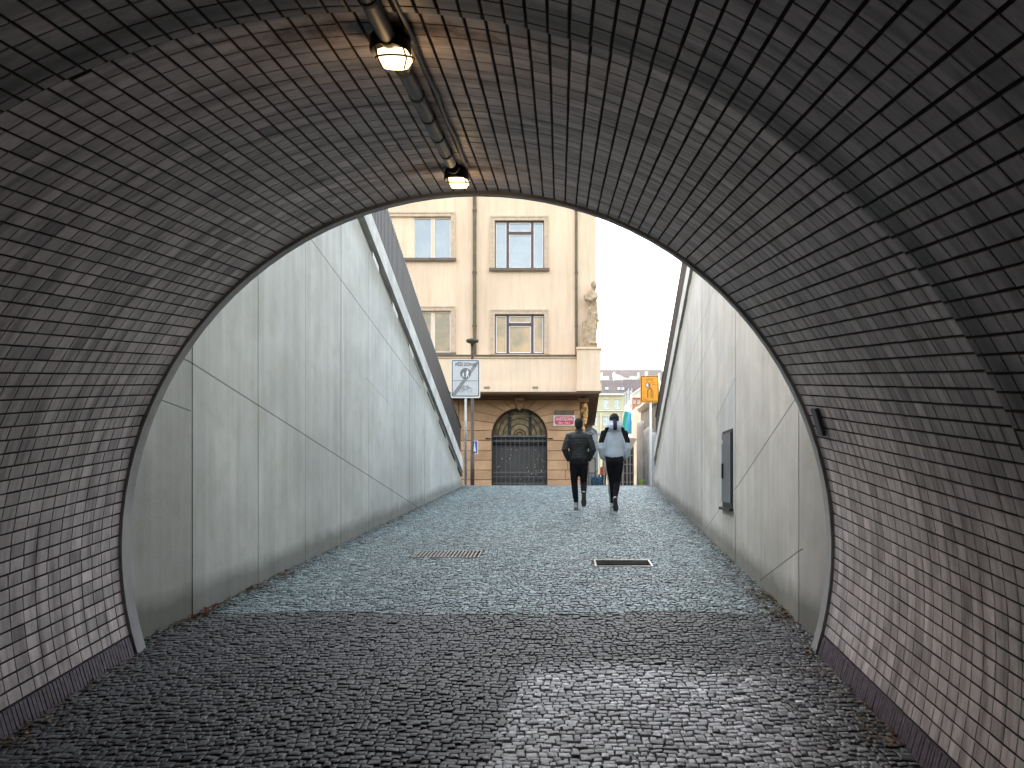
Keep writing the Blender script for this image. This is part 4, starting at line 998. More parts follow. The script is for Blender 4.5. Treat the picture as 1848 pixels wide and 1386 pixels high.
# ------------------------------------------------------------ far street
def box_building(name, label, D, u0, u1, vt, depth, wallm, wins_, roofm=None, vr=None, rslope=3, winm=None, framem=None, extra=0):
    s_ = F / D; x0, x1 = (u0 - CU) / s_, (u1 - CU) / s_; zt_ = (CV - vt) / s_; zb = zstreet(D) - .5 if D < 300 else -2.5
    t = thing(name, label, 'building', ((x0 + x1) / 2, D, zb))
    hs = [((a - CU) / s_, (b - CU) / s_, (CV - d) / s_, (CV - c) / s_) for a, b, c, d in wins_]
    xs_ = sorted({x0, x1} | {h[0] for h in hs} | {h[1] for h in hs}); zs_2 = sorted({zb, zt_} | {h[2] for h in hs} | {h[3] for h in hs})
    mb = MB()
    for a, b in zip(xs_[:-1], xs_[1:]):
        for c, d in zip(zs_2[:-1], zs_2[1:]):
            if any(h[0] < (a + b) / 2 < h[1] and h[2] < (c + d) / 2 < h[3] for h in hs): continue
            mb.face([(a, D, c), (b, D, c), (b, D, d), (a, D, d)])
    mb.face([(x0, D, zb), (x0, D, zt_), (x0, D + depth, zt_), (x0, D + depth, zb)]); mb.face([(x1, D, zb), (x1, D + depth, zb), (x1, D + depth, zt_), (x1, D, zt_)])
    mb.face([(x0, D + depth, zb), (x0, D + depth, zt_), (x1, D + depth, zt_), (x1, D + depth, zb)])
    mb.build('wall', wallm, t)
    for h in hs:
        mb = MB(); bw = (h[1] - h[0]) * .1
        mb.box(h[0], h[1], D + .08, D + .14, h[2], h[2] + bw); mb.box(h[0], h[1], D + .08, D + .14, h[3] - bw, h[3])
        for xx in (h[0], (h[0] + h[1]) / 2 - bw / 2, h[1] - bw): mb.box(xx, xx + bw, D + .085, D + .14, h[2] + bw, h[3] - bw)
        zz = h[2] + (h[3] - h[2]) * .62; mb.box(h[0] + bw, h[1] - bw, D + .09, D + .13, zz, zz + bw)
        wp = mb.build('window', framem or WWHITE, t)
        mb = MB(); mb.face([(h[0], D + .135, h[2]), (h[1], D + .135, h[2]), (h[1], D + .135, h[3]), (h[0], D + .135, h[3])]); o = mb.build('pane', winm or GLASS_U); o.parent = wp
        mb = MB(); mb.box(h[0] - bw, h[1] + bw, D - .14, D - .002, h[2] - bw * 1.2, h[2]); o = mb.build('sill', wallm if not framem else framem); o.parent = wp
        mb = MB(); mb.box(h[0] - bw * 1.4, h[1] + bw * 1.4, D - .14, D - .002, h[3] + bw, h[3] + bw * 2); o = mb.build('lintel', wallm if not framem else framem); o.parent = wp
    if roofm:
        zr = (CV - vr) / (F / (D + rslope)); e = .35
        mb = MB(); mb.add([(x0 - e, D - .35, zt_), (x1 + e, D - .35, zt_), (x1, D + rslope, zr), (x0, D + rslope, zr), (x0 - e, D + depth, zt_), (x1 + e, D + depth, zt_)], [(0, 1, 2, 3), (3, 2, 5, 4), (0, 3, 4), (1, 5, 2), (0, 4, 5, 1)])
        mb.build('roof', roofm, t)
    return t
YEL = simple('pale_yellow_plaster', (.42, .395, .25), .9, var=.06, scale=.5); ROOF = simple('brown_clay_roof', (.115, .085, .078), .85, var=.12, scale=.6)
PALE = simple('pale_grey_plaster', (.42, .43, .41), .9, var=.08, scale=.7); BRICK = simple('orange_brick', (.30, .15, .09), .9, var=.15, scale=1)
FARW = simple('far_pale_trim', (.50, .51, .48), .7, var=.05); WIN_P = mat_glass('far_window_glass', (.26, .30, .31), .10)
rows = [(721, 737), (752, 767), (783, 798), (814, 829), (845, 860)]
yb_ = box_building('yellow_apartment_building', 'far pale yellow apartment building with brown roof at the end of the street', 150, 1044, 1127, 712, 14,
    YEL, [(c - 5, c + 5, a, b) for c in (1054, 1074, 1094, 1114) for a, b in rows], ROOF, 686, 6, WIN_P, FARW)
s_ = F / 150
mb = MB(); mb.box(34 / s_, 117 / s_, 149.2, 149.6, 17.55, 17.9); mb.box(34 / s_, 117 / s_, 149.6, 149.95, (870 - 742) / s_, (870 - 740) / s_); mb.build('cornice', FARW, yb_)
for u in (1084.5, 1104, 1124): mb = MB(); mb.box((u - 1.5 - 1010) / s_, (u + 1.5 - 1010) / s_, 149.7, 149.97, -2, 14); mb.build('pilaster', simple('cream_pilaster', (.48, .46, .36), .9) if u < 1085 else bpy.data.materials['cream_pilaster'], yb_)
for u0, u1 in ((1092, 1098), (1114, 1119.5), (1121, 1126.5)):
    mb = MB(); mb.add([P(u0, 704, 151.5), P(u1, 704, 151.5), P(u1, 699, 152.6), P(u0, 699, 152.6)], [(0, 1, 2, 3)]); mb.v = [(a, b - .25, c) for a, b, c in mb.v]; mb.build('skylight', WIN_P, yb_)
rb_ = box_building('brown_roofed_house', 'wide far house with a long brown roof right of the yellow building', 156, 1127.5, 1185, 712, 14, PALE, [(c - 5, c + 5, a, b) for c in (1140, 1160) for a, b in rows[:3]], ROOF, 685, 6, WIN_P, FARW)
bb_ = box_building('ridge_top_house', 'farthest house row with chimneys showing its roof ridge against the sky', 185, 1040, 1200, 684, 12, PALE, [], ROOF, 667, 6)
for u0, u1, v0, v1 in ((1085.5, 1088, 672, 686), (1088, 1099, 679, 686), (1107.5, 1110.5, 671, 685), (1138, 1151.5, 679, 685), (1152.5, 1154, 672, 685), (1166, 1169.5, 670, 683), (1190, 1191.5, 673, 684)):
    p = P(u0, v1, 176); q = P(u1, v0, 176); mb = MB(); mb.box(p.x, q.x, 176, 178, p.z - 2, q.z); mb.build('chimney' if u1 - u0 < 5 else 'parapet', FARW, bb_)
mb = MB()
p = [(u, v) for u, v in ((1110.5, 675), (1114, 675), (1120, 677), (1127, 681), (1134, 682.5), (1138, 683), (1138, 686), (1108, 686))]
mb.prism([(P(u, v, 176).x, P(u, v, 176).z) for u, v in p][::-1], 176.2, 177); mb.build('curved_gable', FARW, bb_, fix=True)
# brick house and beige gabled house
gh = box_building('brick_house', 'orange brick house with a white raked gable behind the scaffold', 100, 1140, 1159, 718, 12, BRICK, [(1143, 1147, 723, 728), (1150, 1154, 723, 728)], None, None, 3, WIN_P, FARW)
mb = MB(); mb.prism([(P(u, v, 99.9).x, P(u, v, 99.9).z) for u, v in ((1139, 718), (1159, 718), (1159, 699), (1156, 700), (1139, 712))], 99.7, 100.2); mb.build('gable', PALE, gh, fix=True)
mb = MB(); mb.prism([(P(u, v, 99.9).x, P(u, v, 99.9).z) for u, v in ((1138, 712), (1160, 696.5), (1160, 699), (1138, 714.5))], 99.4, 100.3); mb.build('raked_cornice', FARW, gh, fix=True)
BEI = simple('beige_plaster', (.52, .47, .36), .9, var=.12, scale=.6)
bg_ = thing('beige_gabled_house', 'blank beige rounded gable rising behind the white pillared building', 'building', (8, 80, -.8))
mb = MB(); mb.prism([(P(u, v, 80).x, P(u, v, 80).z) for u, v in ((1141, 885), (1175, 885), (1175, 722), (1166, 724), (1158, 728), (1150, 734), (1144, 744), (1141, 760))], 80, 90); mb.build('gable_wall', BEI, bg_, fix=True)
# white pillared building along the right side of the street
wb = thing('pillared_building', 'white building with rounded pillars lining the right side of the street', 'building', (4.2, 36, -.5))
def XW(y): return 1.564 + .0727 * y
WPL = simple('white_render', (.80, .86, .90), .85, var=.12, scale=1.2, bump=.2)
mb = MB(); vs = []
for (a, zt_) in ((27, 3.4), (52, 5.2)): vs += [(XW(a) + .35, a, -1.2), (XW(a) + .35, a, zt_), (XW(a) + 6, a, zt_), (XW(a) + 6, a, -1.2)]
mb.add(vs, [(0, 1, 2, 3), (4, 7, 6, 5), (0, 4, 5, 1), (1, 5, 6, 2), (2, 6, 7, 3)]); mb.build('wall', simple('grey_shop_wall', (.42, .46, .48), .8, var=.3, scale=1.5), wb, fix=True)
for y, h in ((31.0, 2.05), (35.6, 2.6), (45.5, 3.75)):
    mb = MB(); x = XW(y) + .22; mb.tube([(x, y, -1.0), (x, y, h - .35), (x - .01, y, h - .15), (x + .04, y, h)], [.36, .35, .33, .16], 14); mb.build('pillar', WPL, wb, smooth=True)
mb = MB(); vs = []
for (a, z0_, z1_) in ((27, 3.3, 4.3), (52, 5.1, 7.0)): vs += [(XW(a) + .1, a, z0_), (XW(a) + 1.6, a, z1_), (XW(a) + 1.75, a, z1_ - .1), (XW(a) + .25, a, z0_ - .25)]
mb.add(vs, [(0, 1, 2, 3), (4, 7, 6, 5), (0, 4, 5, 1), (1, 5, 6, 2), (2, 6, 7, 3), (3, 7, 4, 0)]); mb.build('canopy_roof', simple('stained_canopy', (.62, .60, .52), .8, var=.3, scale=1.5), wb, fix=True)
kk = thing('glazed_kiosk', 'narrow kiosk with dark panes and white glazing bars below the cream awning', 'kiosk', P(1131, 884, 46))
p_, q_ = P(1119, 886, 46), P(1143, 806, 46)
mb = MB(); mb.box(p_.x, q_.x, 46.0, 48, p_.z, q_.z); mb.build('shell', simple('dark_interior', (.05, .055, .06), .4, var=.6, scale=5), kk)
mb = MB(); n = 4
for k in range(n + 1): x = p_.x + (q_.x - p_.x) * k / n; mb.box(x - .03, x + .03, 45.93, 45.99, p_.z, q_.z)
for k in range(6): z = p_.z + (q_.z - p_.z) * k / 5; mb.box(p_.x, q_.x, 45.935, 45.985, z - .025, z + .025)
mb.build('glazing_bars', FARW, kk)
# scaffold with tarp
sf = thing('scaffold', 'pale tubular scaffold tower beside the right-hand buildings', 'scaffold', (5.5, 60, -.6))
mb = MB(); xa, xb = (1128.5 - 1010) * 60 / F, (1140 - 1010) * 60 / F
STL = simple('pale_scaffold_tube', (.55, .56, .55), .5, metal=.3)
for x in (xa, (xa + xb) / 2, xb):
    for y in (60, 61.2): mb.tube([(x, y, -.7), (x, y, 7.6 - .5 * (x == xa))], .04, 6)
mb.build('uprights', STL, sf)
mb = MB()
for z in np.arange(.3, 7.4, 1.0):
    for y in (60, 61.2): mb.tube([(xa, y, z), (xb, y, z)], .03, 6)
    for x in (xa, xb): mb.tube([(x, 60, z), (x, 61.2, z)], .03, 6)
for z in (.3, 2.3, 4.3): mb.tube([(xa, 60, z), (xb, 60, z + 2)], .025, 6)
mb.build('ledgers', STL, sf)
mb = MB()
for z in (1.3, 3.3, 5.3): mb.box(xa, xb, 60.1, 61.1, z + .04, z + .09)
mb.build('deck_boards', simple('grey_deck', (.2, .2, .19), .8), sf)
def cloth(name, pts_fn, nu, nv, mat, par=None, th=.02):
    mb = MB(); base = 0
    for j_ in range(nv + 1):
        for i_ in range(nu + 1): mb.v.append(tuple(pts_fn(i_ / nu, j_ / nv)))
    for j_ in range(nv):
        for i_ in range(nu):
            a = j_ * (nu + 1) + i_; mb.f.append((a, a + 1, a + nu + 2, a + nu + 1)); mb.m.append(0); mb.t.append(1.0)
    o = mb.build(name, mat, par, smooth=True); md = o.modifiers.new('s', 'SOLIDIFY'); md.thickness = th; return o
TEAL = NT('teal_tarp'); _x = TEAL.xyz()[0]; TEAL.out(TEAL.mix(TEAL.math('GREATER_THAN', _x, (1133.5 - 1010) * 59.6 / F), (.03, .38, .36), (.12, .35, .52)), .5)
def tp_(a, b):
    ul = 1128 - 7 * b ** .7; ur = 1140; u = ul + (ur - ul) * a; v = 741 + 4 * a + (42 - 4 * a) * b
    p = P(u, v, 59.6); p.y += .12 * sin(a * 9 + b * 2); return p
tag(cloth('tarp', tp_, 16, 10, TEAL.mat, th=.02), 'teal and blue tarpaulin hanging from the scaffold', 'tarpaulin')
# awning, posts
aw = thing('awning', 'cream pointed awning on thin white posts in front of the pillared building', 'awning', (4.0, 38, -.45))
mb = MB(); D_ = 38
def tri(pts, d0, d1): mb.add([P(u, v, d0) for u, v in pts] + [P(u, v, d1) for u, v in pts], [tuple(range(len(pts)))] + [tuple(range(len(pts), 2 * len(pts)))[::-1]] + [(k, (k + 1) % len(pts), (k + 1) % len(pts) + len(pts), k + len(pts)) for k in range(len(pts))])
tri([(1120, 789), (1150, 791), (1141, 808), (1132, 824), (1128, 812)], 38, 38.04); mb.build('canopy', simple('cream_canvas', (.80, .76, .62), .7, var=.05), aw, fix=True)
for u in (1123.5, 1131.5):
    mb = MB(); x = (u - 1010) * 38.1 / F; mb.tube([(x, 38.1, -.6), (x, 38.1, 1.8)], .035, 8); mb.build('post', SIGNW, aw)
# arched stall with table, board, white tube
sl = thing('market_stall', 'pale stall with a round arched grey and white top beyond the walking men', 'market stall', (1.62, 40, -.45))
mb = MB(); c = P(1065, 786, 40)
mb.tube([(c.x + .43 * cos(pi * t / 20), 40, c.z + .43 * sin(pi * t / 20)) for t in range(21)], .035, 6); mb.build('arch_rim', SIGNW, sl, fix=True)
mb = MB(); mb.prism([(c.x + .40 * cos(pi * t / 20), c.z + .40 * sin(pi * t / 20)) for t in range(21)], 40.0, 40.03); mb.build('arch_panel', simple('blue_grey_panel', (.30, .36, .40), .6, var=.4, scale=7), sl, fix=True)
mb = MB(); mb.tube([(c.x + .22 * cos(pi * t / 14), 39.97, c.z + .22 * sin(pi * t / 14)) for t in range(15)], .02, 6); mb.tube([(c.x, 39.97, c.z), (c.x + .1, 39.97, c.z + .3)], .02, 6); mb.build('arch_ribs', SIGNW, sl, fix=True)
mb = MB(); mb.box(c.x - .42, c.x + .42, 40, 40.8, -.6, c.z - .001); mb.build('stall_body', simple('pale_blue_boards', (.50, .56, .60), .7, var=.3, scale=6), sl)
mb = MB(); p, q = P(1066, 789, 38.5), P(1090, 779.5, 38.5); mb.tube([p, q], .035, 8)
mb.tube([P(1090, 779.5, 38.5), P(1090, 779.5, 38.5) - Vector((0, 0, 3.2))], .03, 8)
tag(mb.build('white_barrier_arm', SIGNW), 'white slanting bar on a thin post between the two walking men', 'bar')
bd = thing('framed_notice_board', 'brown framed cream notice board standing right of the man in black', 'notice board', P(1068, 884, 34))
p, q = P(1061.5, 854.5, 34), P(1075, 826.5, 34)
mb = MB(); w_ = .04
for a, b, c_, d in ((p.x, q.x, p.z, p.z + w_), (p.x, q.x, q.z - w_, q.z), (p.x, p.x + w_, p.z + w_, q.z - w_), (q.x - w_, q.x, p.z + w_, q.z - w_)): mb.box(a, b, 33.97, 34.03, c_, d)
mb.build('frame', simple('brown_wood_frame', (.20, .11, .05), .6), bd)
mb = MB(); mb.box(p.x + w_, q.x - w_, 33.99, 34.02, p.z + w_, q.z - w_); mb.build('board', simple('cream_board', (.62, .60, .52), .7, var=.06), bd)
for x in (p.x + .03, q.x - .03): mb = MB(); mb.box(x - .02, x + .02, 34, 34.04, -.55, p.z); mb.build('leg', bpy.data.materials['brown_wood_frame'], bd)
tb = thing('stall_table', 'table draped with dark blue cloth holding small goods', 'table', P(1077, 884, 35.5))
p, q = P(1066, 884, 35.5), P(1087, 860, 35.5)
mb = MB(); mb.box(p.x, q.x, 35.5, 36.1, q.z - .03, q.z); mb.build('tabletop', simple('navy_cloth', (.03, .05, .22), .8, var=.3), tb)
def cl(a, b): return Vector((p.x + (q.x - p.x) * a, 35.47 + .02 * sin(a * 25), q.z - .5 * b))
cloth('cloth_drop', cl, 24, 4, simple('blue_pattern_cloth', (.08, .22, .34), .8, var=.9, scale=14), tb, .008)
for k, (cx_, col) in enumerate(((.2, (.6, .6, .62)), (.45, (.15, .2, .5)), (.75, (.4, .1, .1)))):
    mb = MB(); x = p.x + (q.x - p.x) * cx_; mb.tube([(x, 35.7, q.z), (x, 35.7, q.z + .05), (x, 35.7, q.z + .11)], [.04, .055, .03], 8)
    tag(mb.build('jar', simple('jar_%d' % k, col, .4)), ['pale grey jar at the left end of the blue stall table', 'blue jar in the middle of the blue stall table', 'red jar at the right end of the blue stall table'][k], 'jar')
# spiky plant
pl = thing('potted_plant', 'spiky green plant in a low pot at the right head of the ramp', 'plant', P(1157, 884, 24))
c = P(1157, 884, 24); mb = MB(); mb.tube([c, c + Vector((0, 0, .17))], [.10, .13], 12); mb.build('pot', simple('terracotta_grey', (.22, .18, .15), .8), pl)
mb = MB(); rg = random.Random(2)
for k in range(34):
    a_ = rg.uniform(0, 2 * pi); h = rg.uniform(.12, .28); o_ = rg.uniform(.04, .17); w_ = .014
    b0 = c + Vector((.03 * cos(a_), .03 * sin(a_), .16)); b1 = b0 + Vector((o_ * .5 * cos(a_), o_ * .5 * sin(a_), h * .7)); b2 = b0 + Vector((o_ * cos(a_), o_ * sin(a_), h * rg.uniform(.7, 1)))
    n_ = Vector((-sin(a_), cos(a_), 0)) * w_; mb.add([b0 - n_, b0 + n_, b1 + n_, b1 - n_, b2], [(0, 1, 2, 3), (3, 2, 4)])
mb.build('leaves', simple('plant_green', (.16, .26, .05), .6, var=.4), pl)

# ------------------------------------------------------------ people
def limb(mb, pts, rs, n=12, rb=None, ref=None): mb.tube(pts, rs, n, rb=rb, ref=ref)
def shoe(mb, ankle, fwd, up, L_=.27):
    """shoe volume: heel under ankle, toe along fwd"""
    f = Vector(fwd).normalized(); u = Vector(up); u = (u - f * u.dot(f)).normalized()
    h = Vector(ankle) - u * .07
    pts = [h - f * .075, h - f * .045, h + f * .02, h + f * .10, h + f * .16, h + f * .195]
    r1 = [.028, .040, .040, .047, .042, .022]; r2 = [.040, .052, .050, .036, .026, .016]
    side = f.cross(u)
    mb.tube([p - u * (.052 - b) * .6 for p, b in zip(pts, r2)], r1, 12, rb=r2, ref=side)
    mb.tube([h - f * .005 + u * .02, Vector(ankle) + u * .03], [.045, .042], 10)
    return h, f, u, side
def sole(mb, h, f, u, side, dz=-.052):
    out = [(-.085, .026), (-.06, .040), (-.01, .038), (.05, .042), (.11, .052), (.16, .046), (.195, .030), (.205, .008)]
    ring = [h + f * a + side * b for a, b in out] + [h + f * a - side * b for a, b in reversed(out)]
    n = len(ring); lo = [p + u * (dz - .012) for p in ring]; hi = [p + u * (dz + .012) for p in ring]
    mb.add(lo + hi, [tuple(range(n))[::-1], tuple(range(n, 2 * n))] + [(k, (k + 1) % n, (k + 1) % n + n, k + n) for k in range(n)])
def hand(mb, wrist, d, palm_n):
    """palm, four curled fingers of unequal length and a thumb leaving the side of the palm"""
    d = Vector(d).normalized(); n = Vector(palm_n); n = (n - d * n.dot(d)).normalized(); s_ = d.cross(n); w = Vector(wrist)
    mb.tube([w, w + d * .03, w + d * .085], [.026, .036, .040], 10, rb=[.020, .016, .014], ref=s_)
    for k, L_ in enumerate((.062, .075, .080, .070)):
        b = w + d * .08 + s_ * (-.030 + .020 * k); m_ = b + d * L_ * .5 + n * .010; e = b + d * L_ * .8 + n * .035
        mb.tube([b, m_, e], [.0095, .0088, .0075], 7)
    b = w + d * .03 + s_ * .032; mb.tube([b, b + s_ * .022 + d * .03, b + s_ * .022 + d * .06 + n * .012], [.011, .010, .008], 7)
SKIN = simple('skin', (.42, .25, .17), .55, var=.06)
def person(name, label, X, Y, cfg):
    zg = zfloor(Y) if Y < 20 else zstreet(Y)
    t = thing(name, label, 'person', (X, Y, zg + cfg.get('lift', 0)))
    s = cfg['s']
    def V(*p): return Vector(p) * s
    def fin(o, rot=cfg.get('rot', 0)):
        o.parent = t; o.location = (0, 0, 0); o.rotation_euler = (0, 0, rot); return o
    A = {k: Vector(v) * s for k, v in cfg['j'].items()}
    # body: one continuous figure
    b = MB()
    b.ell(V(0, .005, 1.675), .078 * s, .095 * s, .105 * s, 16, 12); b.ell(V(0, .05, 1.625), .052 * s, .055 * s, .055 * s)
    b.ell(V(0, .103, 1.665), .013 * s, .02 * s, .022 * s, 8, 6); b.ell(V(0, .093, 1.625), .025 * s, .012 * s, .009 * s, 8, 6)
    for e in (-1, 1):
        b.ell(V(e * .079, 0, 1.665), .012 * s, .022 * s, .032 * s, 8, 6); b.ell(V(e * .03, .088, 1.69), .014 * s, .012 * s, .008 * s, 8, 6)
    b.tube([V(0, -.01, 1.45), V(0, -.01, 1.52), V(0, 0, 1.62)], [.075 * s, .056 * s, .052 * s], 12)
    b.tube([V(0, 0, .90), V(0, 0, 1.0), V(0, 0, 1.12), V(0, 0, 1.32), V(0, 0, 1.45)], [.14 * s, .145 * s, .13 * s, .155 * s, .12 * s], 14, rb=[.09 * s, .10 * s, .085 * s, .10 * s, .08 * s], ref=(1, 0, 0))
    for e in 'LR':
        b.tube([A['sh' + e], A['el' + e], A['wr' + e]], [.045 * s, .038 * s, .027 * s], 10)
        b.tube([A['hip' + e] + V(0, 0, .02), A['kn' + e], A['an' + e]], [.075 * s, .05 * s, .033 * s], 10)
        hand(b, A['wr' + e], V((.5 if e == 'L' else -.5), .8, -.45), (0, .3, .8))
    body = blend(b, 'body', SKIN, None, .0105 * s, 2); fin(body)
    # trousers
    b = MB()
    b.tube([V(0, 0, 1.04), V(0, 0, .98), V(0, -.01, .90), V(0, 0, .84)], [.155 * s, .17 * s, .175 * s, .12 * s], 16, rb=[.105 * s, .125 * s, .13 * s, .10 * s], ref=(1, 0, 0))
    for e in 'LR':
        h_, k_2, a_2 = A['hip' + e], A['kn' + e], A['an' + e]
        b.tube([h_ + V(0, 0, .03), h_.lerp(k_2, .35), h_.lerp(k_2, .8), k_2, k_2.lerp(a_2, .4) + V(0, -.015, 0), k_2.lerp(a_2, .8), a_2 + (k_2 - a_2).normalized() * .02], [.098 * s, .092 * s, .070 * s, .065 * s, .062 * s, .048 * s, .045 * s], 14)
    tr = blend(b, 'trousers', cfg['pants'], None, .012 * s, 4, disp=(.012, .10)); fin(tr)
    if 'stripe' in cfg:
        b = MB(); h_, k_2, a_2 = A['hipL'], A['knL'], A['anL']
        pts = [h_ + V(-.09, -.035, .04), h_.lerp(k_2, .35) + V(-.083, -.045, 0), h_.lerp(k_2, .8) + V(-.058, -.048, 0), k_2.lerp(a_2, .35) + V(-.040, -.055, 0), k_2.lerp(a_2, .9) + V(-.034, -.036, 0)]
        b.tube(pts, .010 * s, 6, rb=.016); fin(b.build('stripe', SIGNW, None, smooth=True))
    # top
    b = MB(); w_ = cfg.get('w', 1)
    b.tube([V(0, 0, cfg['hem']), V(0, 0, cfg['hem'] + .05), V(0, 0, 1.14), V(0, .0, 1.30), V(0, 0, 1.42), V(0, 0, 1.48), V(0, 0, 1.525)], [.165 * s * w_, .182 * s * w_, .178 * s * w_, .20 * s * w_, .20 * s * w_, .155 * s, .085 * s], 18, rb=[.125 * s, .14 * s, .13 * s, .14 * s, .13 * s, .10 * s, .08 * s], ref=(1, 0, 0))
    for e in 'LR':
        sgn = -1 if e == 'L' else 1
        b.tube([V(sgn * .10, 0, 1.45), A['sh' + e], A['sh' + e].lerp(A['el' + e], .5), A['el' + e], A['el' + e].lerp(A['wr' + e], .6), A['wr' + e]], [q * s for q in cfg['sl']], 12)
    if cfg.get('collar'): b.tube([V(0, 0, 1.49), V(0, .0, 1.56), V(0, .0, 1.585)], [.085 * s, .073 * s, .070 * s], 14)
    if cfg.get('hood'):
        b.tube([V(-.145, -.03, 1.51), V(-.10, -.11, 1.54), V(0, -.14, 1.545), V(.10, -.11, 1.54), V(.145, -.03, 1.51), V(.08, .07, 1.49)], [.055 * s, .072 * s, .075 * s, .072 * s, .055 * s, .04 * s], 12)
        b.tube([V(-.125, -.02, 1.58), V(-.08, -.085, 1.615), V(0, -.10, 1.615), V(.08, -.085, 1.615), V(.125, -.02, 1.58)], [.035 * s, .045 * s, .045 * s, .045 * s, .035 * s], 12)
    tp2 = blend(b, cfg['topname'], cfg['top'], None, .012 * s, 4, disp=(.014, .09)); fin(tp2)
    if cfg.get('ribs'):
        me = tp2.data; co = np.zeros(len(me.vertices) * 3); me.vertices.foreach_get('co', co); co = co.reshape(-1, 3); no = np.zeros_like(co).ravel(); me.vertices.foreach_get('normal', no); no = no.reshape(-1, 3)
        co += no * (.006 * np.abs(np.sin(co[:, 2:3] * pi / .055)) - .003); me.vertices.foreach_set('co', co.ravel()); me.update()
    # hair
    b = MB(); hr = cfg['hair']
    b.ell(V(0, -.012, 1.70), .084 * s * hr, .098 * s * hr, .100 * s * hr, 18, 14); b.ell(V(0, -.035, 1.645), .076 * s * hr, .07 * s * hr, .075 * s, 14, 10)
    hh = blend(b, 'hair', cfg['hairm'], None, .011 * s, 2, disp=(.014, .03)); fin(hh)
    if cfg.get('strap'):
        b = MB(); pts = [V(0, -.10, 1.69), V(0, -.150, 1.655), V(0, -.205, 1.60), V(0, -.232, 1.545), V(0, -.215, 1.475)]
        b.tube(pts, .036 * s, 8, rb=.008, ref=(1, 0, 0)); fin(b.build('hood_stripe', cfg['strap'], None, smooth=True))
    for e in 'LR':
        fw, up = cfg['foot' + e]; b = MB(); r = shoe(b, A['an' + e], fw, up)
        sh = blend(b, 'shoe', cfg['shoe'], None, .008, 2); fin(sh)
        b = MB(); sole(b, *r); so2 = b.build('sole', cfg['sole'], None, fix=True); so2.parent = sh; so2.location = (0, 0, 0)
    return t
BLKCLOTH = simple('black_trousers_cloth', (.010, .010, .013), .85, var=.3, spec=.2)
BLKJKT = simple('black_quilted_jacket', (.022, .024, .025), .55, var=.3, spec=.4); HAIRM = simple('dark_hair', (.012, .011, .010), .8, var=.4, scale=60, bump=.5)
GSHOE = simple('grey_shoe', (.36, .35, .32), .6, var=.2); DSOLE = simple('dark_sole', (.06, .055, .05), .7, var=.3, scale=60, bump=.5)
hd = NT('blue_hoodie_raglan'); X_, Y_, Z_ = hd.xyz()
ax = hd.math('ABSOLUTE', X_)
arm = hd.math('GREATER_THAN', ax, hd.math('SUBTRACT', .215, hd.math('MULTIPLY', hd.math('SUBTRACT', Z_, 1.30, clamp=True), .35)))
zz = hd.math('MULTIPLY', hd.math('GREATER_THAN', Z_, 1.305), hd.math('LESS_THAN', Z_, 1.60))
c_ = hd.mix(hd.math('MULTIPLY', arm, zz), hd.mix(hd.noise(5, 4), (.50, .58, .67), (.62, .69, .77)), (.012, .012, .014)); hd.bump(hd.noise(9, 3), .5, .02); hd.out(c_, .8, 0, .2)
person('person', 'person in a black quilted jacket and black trousers walking away, hands in pockets', (1044.5 - 1010) * 14.5 / F, 14.5, dict(s=1.0, hem=.965, w=1.0, collar=True, ribs=True, topname='jacket', top=BLKJKT, pants=BLKCLOTH, hair=1.0, hairm=HAIRM, shoe=GSHOE, sole=DSOLE, lift=0,
    sl=[.07, .082, .076, .066, .060, .048],
    j=dict(shL=(-.185, 0, 1.435), elL=(-.275, -.06, 1.17), wrL=(-.185, .06, .965), shR=(.185, 0, 1.435), elR=(.275, -.06, 1.17), wrR=(.19, .06, .965),
           hipL=(-.085, 0, .90), knL=(-.085, .05, .50), anL=(-.05, -.02, .11), hipR=(.085, 0, .90), knR=(.10, .04, .50), anR=(.085, -.34, .30)),
    footL=((-.05, 1, 0), (0, 0, 1)), footR=((0, .28, -1), (0, 1, .28))))
WSHOE = simple('white_navy_shoe', (.45, .45, .50), .6, var=.5, scale=20)
person('person', 'person in a pale blue hoodie with black shoulders and side-striped black trousers walking away', (1108.5 - 1010) * 14.5 / F, 14.5, dict(s=1.045, hem=.965, w=.93, hood=True, topname='hoodie', top=hd.mat, pants=BLKCLOTH, hair=1.10, hairm=HAIRM, shoe=WSHOE, sole=DSOLE, stripe=True, strap=simple('navy_stripe', (.012, .012, .03), .8),
    sl=[.07, .082, .078, .074, .068, .050],
    j=dict(shL=(-.18, 0, 1.43), elL=(-.245, -.03, 1.16), wrL=(-.205, .07, .955), shR=(.18, 0, 1.43), elR=(.25, -.03, 1.16), wrR=(.21, .07, .96),
           hipL=(-.085, 0, .90), knL=(-.045, .13, .50), anL=(-.02, .28, .11), hipR=(.085, 0, .90), knR=(.055, .06, .49), anR=(-.005, -.24, .20)),
    footL=((0, 1, 0), (0, 0, 1)), footR=((.1, .42, -1), (0, 1, .42))))
person('person', 'small distant person with a salmon red top standing among the stalls', (1089.5 - 1010) * 44 / F, 44, dict(s=.93, hem=.93, topname='shirt', top=simple('salmon_top', (.70, .20, .14), .8), pants=simple('dark_brown_trousers', (.06, .03, .03), .8), hair=1.02, hairm=simple('brown_hair', (.10, .06, .035), .8), shoe=GSHOE, sole=DSOLE, rot=R(150),
    sl=[.06, .07, .06, .055, .048, .04],
    j=dict(shL=(-.165, 0, 1.43), elL=(-.21, -.02, 1.16), wrL=(-.17, .14, 1.0), shR=(.165, 0, 1.43), elR=(.21, -.02, 1.16), wrR=(.17, .14, 1.0),
           hipL=(-.08, 0, .90), knL=(-.09, .02, .50), anL=(-.09, 0, .11), hipR=(.08, 0, .90), knR=(.09, .02, .50), anR=(.09, 0, .11)),
    footL=((0, 1, 0), (0, 0, 1)), footR=((0, 1, 0), (0, 0, 1))))

